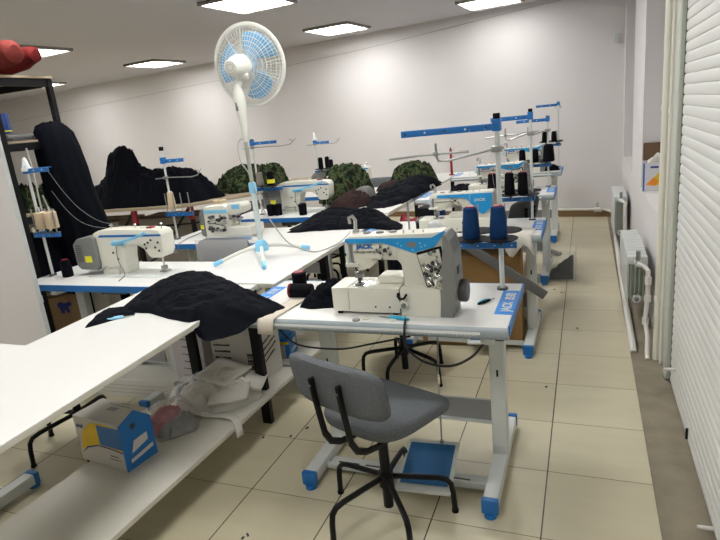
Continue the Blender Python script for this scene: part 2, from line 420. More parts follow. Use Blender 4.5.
def radiator(label, x0, x1, y0, y1, z0, z1):
    t = thing('radiator', label, 'radiator', (0, 0, 0), group='radiators under the window niches')
    nsec = int((y1-y0)/0.08)
    b = MB()
    for i in range(nsec):
        y = y0 + 0.04 + i*0.08
        b.bb(x0, x1, y-0.036, y+0.036, z1-0.055, z1, METALW, bev=0.012)
        b.bb(x0, x0+0.012, y-0.036, y+0.036, z0, z1-0.03, METALW, bev=0.003)
        b.bb(x0+0.012, x1-0.012, y-0.004, y+0.004, z0+0.02, z1-0.05, RADF)
        b.bb(x1-0.012, x1, y-0.036, y+0.036, z0, z1-0.04, METALW, bev=0.003)
    b.build('sections', t)
    f = MB()
    for i in range(4):
        x = x0+0.022+i*0.024; f.bb(x, x+0.005, y0-0.012, y0+0.01, z0+0.03, z1-0.06, RADF)
    f.cyl(((x0+x1)/2, y0-0.02, z0+0.035), ((x0+x1)/2, y0+0.02, z0+0.035), 0.026, METALW).cyl(((x0+x1)/2, y0-0.026, z0+0.035), ((x0+x1)/2, y0-0.018, z0+0.035), 0.014, GREY)
    f.build('end_fins', t)
    MB().cyl(((x0+x1)/2, y0, z1-0.03), ((x0+x1)/2, y0-0.06, z1-0.03), 0.022, METALW).cyl(((x0+x1)/2, y0-0.045, z1-0.03), ((x0+x1)/2, y0-0.045, z1+0.05), 0.014, STEEL).build('valve', t)
    return t
radiator('near white radiator with ribbed end under the niche holding the box', 0.245, 0.365, 3.82, 4.62, 0.22, 0.53)
radiator('far radiator near the back corner of the right wall', 0.265, 0.385, 6.15, 6.95, 0.13, 0.53)
t = thing('connection_pipe', 'white jointed pipe dropping from the near radiator to the floor', 'pipe')
MB().tube([(0.305, 3.76, 0.50), (0.335, 3.70, 0.50), (0.352, 3.66, 0.485), (0.352, 3.64, 0.35), (0.340, 3.62, 0.18), (0.35, 3.56, 0.10), (0.345, 3.50, 0.03), (0.345, 3.46, -0.004)], 0.013, PIPEW, n=10).build('pipe', t)
for c in ((0.352, 3.64, 0.45), (0.352, 3.64, 0.34), (0.342, 3.625, 0.2)): MB().cyl(c, (c[0], c[1], c[2]-0.045), 0.019, PIPEW if c[2] < 0.5 else STEEL).build('coupling', t)
t = thing('connection_pipe', 'pale pipe standing beside the far radiator in the corner', 'pipe')
MB().tube([(0.32, 6.1, 0.50), (0.34, 6.02, 0.50), (0.355, 5.98, 0.49), (0.355, 5.98, 0.03), (0.355, 5.98, -0.004)], 0.014, PIPEW, n=10).build('pipe', t)

# small sensor on back wall + cable along the wall
t = thing('wall_sensor', 'small white sensor box high on the back wall near the corner', 'sensor', (0.34, yb(0.34), 2.15))
MB().box((0, -0.022, 0), (0.07, 0.04, 0.10), METALW, bev=0.008).build('housing', t); MB().cyl((0.02, -0.05, -0.055), (0.02, -0.02, -0.045), 0.018, METALW).build('lens', t)
tag(MB().tube([along(x, 0.004, z) for x, z in ((-12.5, 2.24), (-9.5, 2.31), (-6.9, 2.38), (-5, 2.43), (-3.12, 2.50), (-1.8, 2.58), (-0.54, 2.66), (0.40, 2.70))], 0.004, CABLEW, n=5).build('wall_cable'), 'thin cable stretched along the top of the back wall', 'cable')

# ------------------------------------------------------------------ ceiling lights
def ceiling_light(x, y, label, sx=0.66, sy=0.70):
    t = thing('ceiling_light', label, 'ceiling light', (x, y, HC), R(-4), 'square ceiling lights')
    f = MB(); h = 0.034
    for a, b, c, d in ((-sx/2, sx/2, -sy/2, -sy/2+0.025), (-sx/2, sx/2, sy/2-0.025, sy/2), (-sx/2, -sx/2+0.025, -sy/2+0.025, sy/2-0.025), (sx/2-0.025, sx/2, -sy/2+0.025, sy/2-0.025)):
        f.bb(a, b, c, d, -h, -0.001, PLATE)
    f.bb(-sx/2, sx/2, -sy/2, sy/2, -0.012, -0.001, PLATE); f.build('frame', t, smooth=0)
    l = MB(); l.bb(-sx/2+0.027, sx/2-0.027, -sy/2+0.027, sy/2-0.027, -0.016, -0.013, REFL); l.build('louvre', t, smooth=0)
    for k in range(4):
        yy = -sy/2 + sy*(k+0.5)/4
        MB().bb(-sx/2+0.03, sx/2-0.03, yy-0.052, yy+0.052, -0.020, -0.0165, TUBE).build('lamp_tube', t, smooth=0)
    return t
LT = [(-2.98, 5.12, 'large four-tube ceiling light at the top edge, above the fan'), (-3.06, 7.45, 'ceiling light right of the fan head, close to the back wall'),
      (-1.05, 7.35, 'rightmost ceiling light, cut by the top edge of the photo'), (-6.43, 7.85, 'ceiling light left of the fan near the back wall'),
      (-6.22, 5.38, 'ceiling light partly hidden behind the red roll'), (-9.35, 8.1, 'farthest ceiling light on the left, seen past the rack top')]
lt0 = ceiling_light(*LT[0])
TUBE2 = mat('dimmed_lamp_tube', (1, 1, 1), 0.5, emit=(1.0, 0.985, 0.95), es=9.0)
for x, y, l in LT[1:]:
    d_ = dup(lt0, (x, y, HC), label=l)
    if x > -1.2:      # tubes dimmed here to keep a bright spot off the back wall
        for ch in kids(d_):
            if ch.name.startswith('lamp_tube'): ch.data = ch.data.copy(); ch.data.materials[0] = TUBE2
for i, (x, y) in enumerate(((-1.05, 5.05), (-1.05, 2.6), (-3.1, 2.75), (-6.2, 2.8), (-1.05, 0.3), (-3.1, 0.3), (-6.2, 0.3), (-9.3, 5.2), (-9.3, 2.8))):
    dup(lt0, (x, y, HC), label='ceiling light above or behind the photographer, outside the photo')

# ------------------------------------------------------------------ machine tables
TZ = 0.77
def make_table(label):
    """local: x 0..1.2, y 0 (operator side) ..0.55, z up from floor"""
    W, D = 1.2, 0.55
    t = thing('sewing_table', label, 'sewing table', (0, 0, 0), 0, 'machine tables with blue edges')
    MB().bb(0.004, W-0.004, 0.014, D-0.004, TZ-0.038, TZ, TABLEW, bev=0.003).build('tabletop', t)
    e = MB(); e.prism([(0.014, TZ-0.001), (0.004, TZ-0.006), (0.0, TZ-0.016), (0.0, TZ-0.034), (0.006, TZ-0.045), (0.03, TZ-0.047), (0.03, TZ-0.0385), (0.0145, TZ-0.0385)], 0, W, GREYE, axis='X')
    fe = e.build('front_edge', t, smooth=60)
    r = MB(); r.bb(0.01, W-0.10, -0.0012, 0.0, TZ-0.026, TZ-0.016, TICK)
    for i in range(0, 108): r.bb(0.012+i*0.01, 0.014+i*0.01, -0.0012, 0.0, TZ-(0.031 if i % 5 else 0.034), TZ-0.026, TICK)
    r.build('ruler', fe, smooth=0)
    b = MB(); b.bb(-0.002, 0.003, 0.03, D, TZ-0.04, TZ-0.001, BLUE); b.bb(W-0.003, W+0.002, 0.03, D, TZ-0.04, TZ-0.001, BLUE); b.bb(-0.002, W+0.002, D-0.003, D+0.002, TZ-0.04, TZ-0.001, BLUE)
    b.build('edge_band', t, smooth=0)
    for x in (0.037, W-0.037):
        s = MB().bb(x-0.034, x+0.034, 0.15, 0.44, TZ+0.0002, TZ+0.0012, BLUES).build('sticker', t, smooth=0)
        text('lettering', 'JACK', 0.054, TR((x+0.006, 0.235, TZ+0.0022), 0, 0, 90), METALW, s, bold=0.001, sx=0.9)
        text('lettering', '杰克', 0.044, TR((x+0.006, 0.36, TZ+0.0022), 0, 0, 90), METALW, s, bold=0.001)
    for (x, y) in ((0.64, 0.052), (0.755, 0.045), (0.605, 0.03)):
        MB().lathe([(0.016, 0), (0.016, 0.004), (0.012, 0.0055), (0.002, 0.0055)], (x, y, TZ), MACH if y > 0.04 else GREY, n=18).build('hole_plug', t)
    for x, s in ((0.335, -1), (W-0.085, 1)):
        MB().bb(x-0.033, x+0.033, 0.27, 0.32, 0.07, TZ-0.085, METALW, bev=0.006).bb(x-0.028, x+0.028, 0.265, 0.27, 0.12, TZ-0.12, METALW).bb(x-0.004, x+0.004, 0.262, 0.2655, 0.45, 0.48, BLACK).build('column', t)
        MB().bb(x-0.025, x+0.025, 0.05, 0.50, TZ-0.085, TZ-0.048, METALW, bev=0.005).build('top_bracket', t)
        f = MB().bb(x-0.03, x+0.03, -0.035, 0.60, 0.022, 0.075, METALW, bev=0.008).build('foot', t)
        for yy in (-0.055, 0.60):
            MB().bb(x-0.033, x+0.033, yy, yy+0.028, 0.018, 0.079, BLUE, bev=0.006).cyl((x, yy+0.014, 0), (x, yy+0.014, 0.02), 0.024, BLUE, n=16).build('foot_cap', f)
    MB().bb(0.368, W-0.118, 0.07, 0.15, 0.03, 0.042, METALW, bev=0.003).bb(0.368, W-0.118, 0.07, 0.076, 0.03, 0.062, METALW).bb(0.41, 0.51, 0.105, 0.113, 0.042, 0.0428, BLACK).bb(0.54, 0.62, 0.105, 0.113, 0.042, 0.0428, BLACK).bb(W-0.30, W-0.19, 0.105, 0.113, 0.042, 0.0428, BLACK).build('crossbar', t, smooth=0)
    MB().bb(0.368, W-0.118, 0.33, 0.342, 0.20, 0.30, mat('grey_beam', (0.27, 0.275, 0.27), 0.4)).bb(0.368, W-0.118, 0.31, 0.342, 0.195, 0.203, METALW).build('beam', t, smooth=0)
    rot = Matrix.Rotation(R(3.5), 4, 'Z') @ Matrix.Rotation(R(9), 4, 'X')
    pd = MB().box((0.845, 0.075, 0.110), (0.225, 0.30, 0.018), METALW, rot=rot, bev=0.008).build('pedal', t)
    MB().box((0.845, 0.075, 0.121), (0.195, 0.235, 0.008), mat('pedal_mat_blue', (0.015, 0.13, 0.34), 0.7, bump=0.4, scale=80), rot=rot, bev=0.002).build('pedal_mat', pd)
    MB().tube([(0.872, 0.21, 0.125), (0.876, 0.215, 0.50), (0.885, 0.23, TZ-0.05)], 0.0035, STEEL, n=6).cyl((0.872, 0.21, 0.12), (0.872, 0.21, 0.15), 0.009, STEEL).cyl((0.875, 0.2145, 0.42), (0.8755, 0.2145, 0.46), 0.007, CHROME).build('pedal_rod', t)
    MB().bb(0.50, 0.70, 0.30, 0.42, TZ-0.10, TZ-0.04, DGREY, bev=0.01).build('oil_pan', t)
    return t
TX = -1.455
TY = [1.925, 3.42, 4.93, 6.47]
tl = ['nearest white machine table in the right row, with the detailed machine on it', 'second machine table of the right row, blue cones of thread in front of it',
      'third machine table of the right row, partly behind the second', 'farthest machine table of the right row, before the back wall']
T1 = make_table(tl[0]); T1.location = (TX, TY[0], 0)
for y, l in zip(TY[1:], tl[1:]): dup(T1, (TX+0.012, y, 0), label=l)
LTAB = [(-2.09, 2.93, 'machine table on the left carrying the lockstitch machine with grey motor'), (-1.87, 3.97, 'left machine table with the compact overlock machine, behind the fan'),
        (-1.90, 4.93, 'left machine table holding black cones, third from the front on the left side'), (-1.95, 6.15, 'farthest left machine table behind the green camouflage bundle'),
        (-2.12, 1.54, 'nearest left machine table, mostly outside the photo, one blue-capped foot showing')]
for x, y, l in LTAB:
    d_ = dup(T1, (x, y, -0.018 if y > 1.6 else 0), rz=PI, label=l, skip=('sticker', 'hole_plug', 'pedal_rod'))
    if 'lockstitch' in l:
        for ch in kids(d_):
            if ch.name.split('.')[0] in ('column', 'top_bracket', 'foot') and sum(v.co.x for v in ch.data.vertices)/len(ch.data.vertices) > 0.8: ch.location.x = -0.12

# ------------------------------------------------------------------ coverstitch machine
def make_coverstitch(label):
    t = thing('sewing_machine', label, 'sewing machine', (0, 0, 0), 0, 'white sewing machines with blue panels')
    b = MB(); b.bb(0.07, 0.235, 0, 0.17, 0.0, 0.115, MACH, bev=0.006); b.bb(-0.225, -0.151, 0.0, 0.155, 0.012, 0.115, MACH, bev=0.005); b.bb(-0.149, 0.067, -0.002, 0.155, 0.012, 0.115, MACH, bev=0.004)
    b.bb(-0.04, 0.07, 0.06, 0.165, 0.115, 0.145, MACH, bev=0.008)
    b.bb(-0.21, -0.19, 0.01, 0.03, 0.0, 0.013, BLACKP); b.bb(0.03, 0.05, 0.01, 0.03, 0.0, 0.013, BLACKP)
    b.build('bed', t)
    d = MB(); d.cyl((-0.035, -0.0045, 0.037), (-0.035, 0.0, 0.037), 0.004, INK, n=10); d.cyl((0.025, -0.0045, 0.037), (0.025, 0.0, 0.037), 0.004, INK, n=10)
    d.bb(0.066, 0.070, -0.001, 0.001, 0.02, 0.10, INK); d.build('cover_screw', t)
    MB().tube([(0.065, -0.006, 0.098), (0.063, -0.008, 0.085), (0.07, -0.010, 0.075), (0.09, -0.012, 0.078), (0.102, -0.012, 0.096)], 0.0045, BLACKP, n=8).build('lever', t)
    MB().cyl((0.085, -0.014, 0.052), (0.085, 0.002, 0.052), 0.018, MACH).cyl((0.087, -0.018, 0.049), (0.087, -0.013, 0.049), 0.011, GREY).build('adjusting_knob', t)
    a = MB()
    a.prism([(-0.152, 0.205), (-0.152, 0.305), (-0.138, 0.321), (-0.05, 0.322), (0.205, 0.330), (0.24, 0.334), (0.258, 0.325), (0.235, 0.10), (0.086, 0.10), (0.076, 0.205), (0.062, 0.222), (-0.045, 0.225), (-0.055, 0.19), (-0.105, 0.178)], 0.03, 0.125, MACH, bev=0.006)
    a.bb(-0.075, 0.06, 0.027, 0.034, 0.23, 0.28, MACH, bev=0.003)
    a.build('arm', t)
    p = MB().prism([(-0.148, 0.313), (0.082, 0.312), (0.205, 0.312), (0.256, 0.338), (0.262, 0.333), (0.215, 0.276), (0.129, 0.254), (0.047, 0.283), (0.011, 0.294), (-0.135, 0.294), (-0.152, 0.300)], 0.0235, 0.0295, BLUEP).build('blue_panel', t, smooth=0)
    MB().bb(0.108, 0.145, 0.022, 0.0236, 0.277, 0.297, GREY).build('display', p, smooth=0)
    bt = MB()
    for x, z in ((0.07, 0.292), (0.085, 0.282), (0.16, 0.292), (0.18, 0.283), (0.165, 0.277), (0.13, 0.266)): bt.cyl((x, 0.0222, z), (x, 0.0236, z), 0.0035, LBLUE, n=8)
    bt.build('buttons', p)
    text('lettering', 'JACK', 0.024, TR((-0.070, 0.0255, 0.280), 90), BLUE, t, bold=0.0012, sx=1.25)
    # chrome thread guides on face
    g = MB(); rnd = random.Random(3)
    for k in range(9): x = -0.115+k*0.0135; g.cyl((x, 0.027, 0.258), (x, 0.02, 0.258), 0.0028, DGREY if k % 2 else CHROME, n=8)
    g.bb(-0.118, -0.005, 0.0265, 0.03, 0.254, 0.262, CHROME)
    for k in range(12): x = -0.02+rnd.random()*0.07; z = 0.232+rnd.random()*0.05; g.cyl((x, 0.03, z), (x+0.004, 0.012, z-0.004), 0.003+0.003*rnd.random(), CHROME if k % 3 else INK, n=8)
    g.tube([(0.0, 0.02, 0.30), (0.002, 0.012, 0.27), (0.012, 0.012, 0.245)], 0.002, CHROME, n=6)
    g.build('thread_guide', t)
    h = MB(); h.bb(-0.150, -0.138, 0.02, 0.032, 0.205, 0.295, METALW, bev=0.002); h.bb(-0.134, -0.124, 0.026, 0.031, 0.20, 0.288, GREY); h.bb(-0.158, -0.10, 0.018, 0.05, 0.196, 0.214, MACH, bev=0.005); h.build('face_plate', t)
    n = MB()
    for x in (-0.118, -0.106): n.cyl((x, 0.05, 0.215), (x, 0.05, 0.13), 0.0045, CHROME, n=8)
    n.bb(-0.13, -0.096, 0.038, 0.062, 0.145, 0.168, STEEL, bev=0.003)
    for k in range(3): n.cyl((-0.118+k*0.006, 0.046, 0.146), (-0.118+k*0.006, 0.046, 0.119), 0.001, CHROME, n=5)
    for k in range(8): n.cyl((-0.10-0.03*rnd.random(), 0.036, 0.165+0.05*rnd.random()), (-0.10-0.03*rnd.random(), 0.028, 0.165+0.05*rnd.random()), 0.004, INK if k % 2 else CHROME, n=8)
    n.build('needle_bar', t)
    f = MB(); f.bb(-0.128, -0.098, 0.022, 0.058, 0.117, 0.124, STEEL, bev=0.002); f.bb(-0.118, -0.107, 0.04, 0.052, 0.122, 0.15, DGREY, bev=0.002); f.tube([(-0.10, 0.03, 0.122), (-0.085, 0.028, 0.126), (-0.075, 0.045, 0.135)], 0.002, CHROME, n=6)
    f.bb(-0.135, -0.07, 0.02, 0.09, 0.1155, 0.1165, CHROME); f.build('presser_foot', t)
    l = MB(); l.add([], [], DGREY); l.prism([(0.143, 0.253), (0.241, 0.279), (0.268, 0.112), (0.182, 0.094)], 0.020, 0.0305, BLACKP, bev=0.002)
    l.prism([(0.150, 0.246), (0.235, 0.270), (0.260, 0.118), (0.187, 0.102)], 0.014, 0.0205, MACH)
    l.build('tension_frame', t, smooth=30)
    q = MB()
    for k in range(70):
        u, v = rnd.random(), rnd.random(); x = 0.152+0.036*v+u*0.078; z = 0.245-0.142*v+0.022*u
        r = 0.003+0.0055*rnd.random(); q.cyl((x, 0.016, z), (x+0.002, 0.002+0.008*rnd.random(), z), r, (CHROME, DGREY, STEEL, INK, MACH)[k % 5], n=9)
    for k in range(10):
        u, v = rnd.random(), rnd.random(); x = 0.158+0.03*v+u*0.06; z = 0.235-0.12*v; q.tube([(x, 0.008, z), (x+0.015, 0.003, z-0.012), (x+0.02, 0.008, z-0.03)], 0.0015, CHROME, n=5)
    q.build('tension_unit', t)
    m = MB(); m.prism([(0.228, 0.0), (0.280, 0.0), (0.298, 0.13), (0.294, 0.255), (0.280, 0.305), (0.266, 0.326), (0.256, 0.330), (0.238, 0.10)], -0.004, 0.135, GREY, bev=0.010)
    m.bb(0.288, 0.299, 0.03, 0.06, 0.165, 0.195, INK); m.build('motor_housing', t)
    MB().lathe([(0.03, 0), (0.042, 0.004), (0.045, 0.012), (0.045, 0.03), (0.04, 0.036), (0.02, 0.037)], (0.290, 0.075, 0.088), DGREY, n=28, M=Matrix.Rotation(R(90), 4, 'Y').to_3x3()).build('hand_wheel', t)
    tp = MB()
    for x in (-0.075, -0.02, 0.035): MB().lathe([(0.012, 0), (0.017, 0.002), (0.017, 0.006), (0.01, 0.008)], (x, 0.085, 0.321+0.03*max(0, x+0.05)), GREY, n=16).build('top_disc', t)
    for x in (0.09, 0.13, 0.17): tp.cyl((x, 0.05, 0.325), (x, 0.05, 0.338), 0.004, CHROME, n=8)
    tp.build('eyelet_screw', t)
    MB().tube([(-0.132, 0.10, 0.32), (-0.128, 0.10, 0.375), (-0.14, 0.10, 0.392), (-0.155, 0.10, 0.385), (-0.152, 0.10, 0.36)], 0.005, CHROME, n=8, flat=1.6).bb(-0.14, -0.12, 0.085, 0.115, 0.318, 0.335, CHROME, bev=0.003).build('take_up_hook', t)
    MB().lathe([(0.006, 0), (0.010, 0.006), (0.010, 0.022), (0.004, 0.026)], (-0.152, 0.08, 0.25), LBLUE, n=14, M=Matrix.Rotation(R(-90), 4, 'Y').to_3x3()).build('lift_knob', t)
    return t
ml = ['large white and blue coverstitch machine nearest the camera, lettered in blue above its needle', 'machine with a big blue panel behind the two blue thread cones',
      'machine with a yellow label behind the second thread stand', 'farthest machine of the right row, seen just below the back wall']
M1 = make_coverstitch(ml[0]); M1.location = (-0.75, 2.02, TZ)
m2 = dup(M1, (-0.79, TY[1]+0.11, TZ), label=ml[1], skip=('blue_panel', 'lettering', 'tension_frame', 'tension_unit')); m2.scale = (1, 1, 0.78)
p = MB().prism([(-0.10, 0.312), (0.25, 0.318), (0.25, 0.21), (0.195, 0.15), (0.175, 0.155), (0.09, 0.275), (0.07, 0.285), (-0.10, 0.292)], 0.021, 0.027, BLUEP).build('blue_panel', m2, smooth=0)
text('lettering', 'JACK', 0.030, TR((0.175, 0.020, 0.265), 90), METALW, m2, bold=0.001)
m3 = dup(M1, (-0.745, TY[2]+0.11, TZ), label=ml[2]); m3.scale = (1, 1, 0.82); m4 = dup(M1, (-0.70, TY[3]+0.11, TZ), label=ml[3]); m4.scale = (1, 1, 0.85)
MB().cyl((0.10, 0.10, 0.33), (0.10, 0.10, 0.44), 0.004, STEEL, n=8).build('spool_pin', M1)
MB().bb(-0.045, -0.01, 0.022, 0.026, 0.115, 0.16, YLABEL).build('yellow_label', m3, smooth=0)

# ------------------------------------------------------------------ lockstitch machine (seen from behind)
def make_lockstitch(label):
    t = thing('sewing_machine', label, 'sewing machine', (0, 0, 0), 0, 'lockstitch machines in the left row')
    MB().bb(-0.24, 0.30, -0.07, 0.12, 0, 0.004, METALW, bev=0.002).build('bed_plate', t)
    a = MB(); a.prism([(-0.18, 0.0), (0.015, 0.0), (0.02, 0.10), (0.035, 0.165), (0.06, 0.18), (0.14, 0.183), (0.185, 0.16), (0.215, 0.115), (0.23, 0.105), (0.30, 0.105), (0.325, 0.14), (0.332, 0.245), (0.315, 0.27), (0.28, 0.278), (0.0, 0.285), (-0.15, 0.28), (-0.20, 0.262)], -0.005, 0.11, MACH, bev=0.009); a.build('arm', t)
    MB().prism([(-0.16, 0.238), (0.33, 0.238), (0.33, 0.250), (-0.14, 0.252)], -0.008, -0.004, BLUE).build('blue_stripe', t, smooth=0)
    m = MB(); m.prism([(-0.36, 0.06), (-0.33, 0.035), (-0.20, 0.03), (-0.175, 0.06), (-0.175, 0.235), (-0.20, 0.25), (-0.32, 0.235), (-0.362, 0.20)], -0.03, 0.10, GREY, bev=0.014)
    mo = m.build('motor_housing', t)
    MB().bb(-0.275, -0.22, -0.033, -0.029, 0.085, 0.125, YLABEL).build('warning_label', mo, smooth=0)
    mm = MB()
    for k in range(8): mm.bb(-0.335, -0.29, -0.032, -0.029, 0.09+k*0.014, 0.096+k*0.014, DGREY)
    mm.build('vent', mo, smooth=0)
    MB().tube([(-0.02, -0.045, 0.205), (0.10, -0.07, 0.225), (0.22, -0.10, 0.25), (0.33, -0.13, 0.285)], 0.006, LBLUE, n=8, flat=1.5).bb(-0.03, 0.07, -0.04, -0.02, 0.19, 0.22, LBLUE, bev=0.008).build('lamp_wand', t)
    MB().cyl((0.265, 0.05, 0.11), (0.265, 0.05, 0.03), 0.006, CHROME).bb(0.25, 0.28, 0.035, 0.065, 0.02, 0.045, STEEL, bev=0.003).bb(0.24, 0.29, 0.03, 0.08, 0.006, 0.014, STEEL, bev=0.002).build('needle_bar', t)
    s = MB()
    for x, z in ((0.20, 0.19), (0.225, 0.20), (0.25, 0.215), (0.30, 0.20), (0.205, 0.165), (0.30, 0.15), (-0.06, 0.14), (-0.03, 0.10), (0.275, 0.17)): s.cyl((x, -0.009, z), (x, -0.004, z), 0.007, INK, n=10)
    s.build('screw', t)
    tp = MB()
    for x in (-0.09, 0.10, 0.30): tp.cyl((x, 0.05, 0.27), (x, 0.05, 0.305), 0.004, CHROME, n=8).lathe([(0.008, 0), (0.011, 0.003), (0.008, 0.008)], (x, 0.05, 0.30), CHROME, n=12)
    for x in (0.17, 0.22): tp.bb(x-0.02, x+0.02, 0.03, 0.07, 0.277, 0.288, REDP if x > 0.2 else MACH, bev=0.003)
    tp.build('thread_post', t)
    MB().tube([(-0.16, -0.02, 0.03), (-0.12, -0.03, 0.06), (-0.08, -0.03, 0.05), (-0.05, -0.02, 0.05), (-0.02, -0.02, 0.045)], 0.005, CHROME, n=6).cyl((-0.03, -0.02, 0.0), (-0.03, -0.02, 0.06), 0.006, CHROME).build('knee_lift_link', t)
    MB().tube(sm([(0.0, -0.03, 0.20), (-0.01, -0.03, 0.10), (0.05, -0.06, 0.02), (0.08, -0.14, 0.003), (0.09, -0.17, -0.01)]), 0.003, GREY, n=6).build('cord', t)
    return t
K1 = make_lockstitch('white lockstitch machine with grey motor, left foreground, seen from behind'); K1.location = (-2.66, 2.62, TZ-0.018)
dup(K1, (-2.48, 4.66, TZ-0.018), label='white and blue lockstitch machine to the right of the fan pole, behind black cones')
dup(K1, (-2.55, 5.88, TZ-0.018), label='lockstitch machine mostly hidden behind the left camouflage bundle')

# ------------------------------------------------------------------ overlock machine
t = thing('overlock_machine', 'compact overlock machine with sky-blue top stripe, left of the fan pole', 'sewing machine', (-2.62, 3.66, TZ-0.018))
MB().prism([(-0.17, 0), (0.06, 0), (0.065, 0.10), (0.055, 0.235), (0.02, 0.25), (-0.15, 0.24), (-0.175, 0.22)], -0.02, 0.14, MACH, bev=0.01).build('body', t)
MB().prism([(-0.205, 0.02), (-0.168, 0.0), (-0.160, 0.23), (-0.19, 0.215), (-0.21, 0.15)], -0.03, 0.14, GREY, bev=0.008).bb(-0.20, -0.17, -0.034, -0.03, 0.07, 0.10, YLABEL).build('motor_housing', t)
MB().prism([(0.05, 0.17), (0.12, 0.165), (0.19, 0.19), (0.20, 0.235), (0.17, 0.26), (0.05, 0.255)], -0.01, 0.12, MACH, bev=0.01).build('head', t)
MB().bb(-0.155, 0.06, -0.024, -0.02, 0.19, 0.215, LBLUE).build('blue_stripe', t, smooth=0)
MB().bb(0.10, 0.17, -0.016, -0.01, 0.215, 0.25, LBLUE, bev=0.002).build('blue_cover', t)
MB().bb(0.065, 0.27, -0.05, 0.14, 0.012, 0.085, MACH, bev=0.006).build('work_plate', t)
MB().box((0.15, -0.13, 0.008), (0.30, 0.045, 0.022), BLUE, rz=R(8), bev=0.003).build('base_strip', t)
q = MB(); rnd = random.Random(5)
for k in range(34): x = -0.12+0.16*rnd.random(); z = 0.04+0.13*rnd.random(); q.cyl((x, -0.019, z), (x, -0.034-0.01*rnd.random(), z), 0.004+0.009*rnd.random(), (INK, CHROME, STEEL, DGREY)[k % 4], n=9)
for k in range(14): x = 0.07+0.11*rnd.random(); z = 0.11+0.06*rnd.random(); q.cyl((x, -0.0, z), (x, -0.02, z), 0.005+0.008*rnd.random(), (INK, CHROME, STEEL)[k % 3], n=9)
q.tube([(-0.13, -0.03, 0.11), (-0.06, -0.05, 0.115), (0.03, -0.035, 0.09)], 0.003, INK, n=6); q.build('tension_unit', t)
MB().tube([(0.07, 0.0, 0.17), (0.12, -0.02, 0.135), (0.20, -0.03, 0.15)], 0.008, STEEL, n=6).cyl((0.12, 0.03, 0.17), (0.12, 0.03, 0.085), 0.005, CHROME).build('needle_bar', t)
MB().tube(sm([(-0.18, -0.02, 0.05), (-0.24, -0.06, 0.03), (-0.30, -0.13, 0.006), (-0.27, -0.21, 0.006), (-0.24, -0.28, 0.006), (-0.235, -0.292, -0.06)]), 0.0035, GREY, n=6).build('cord', t)

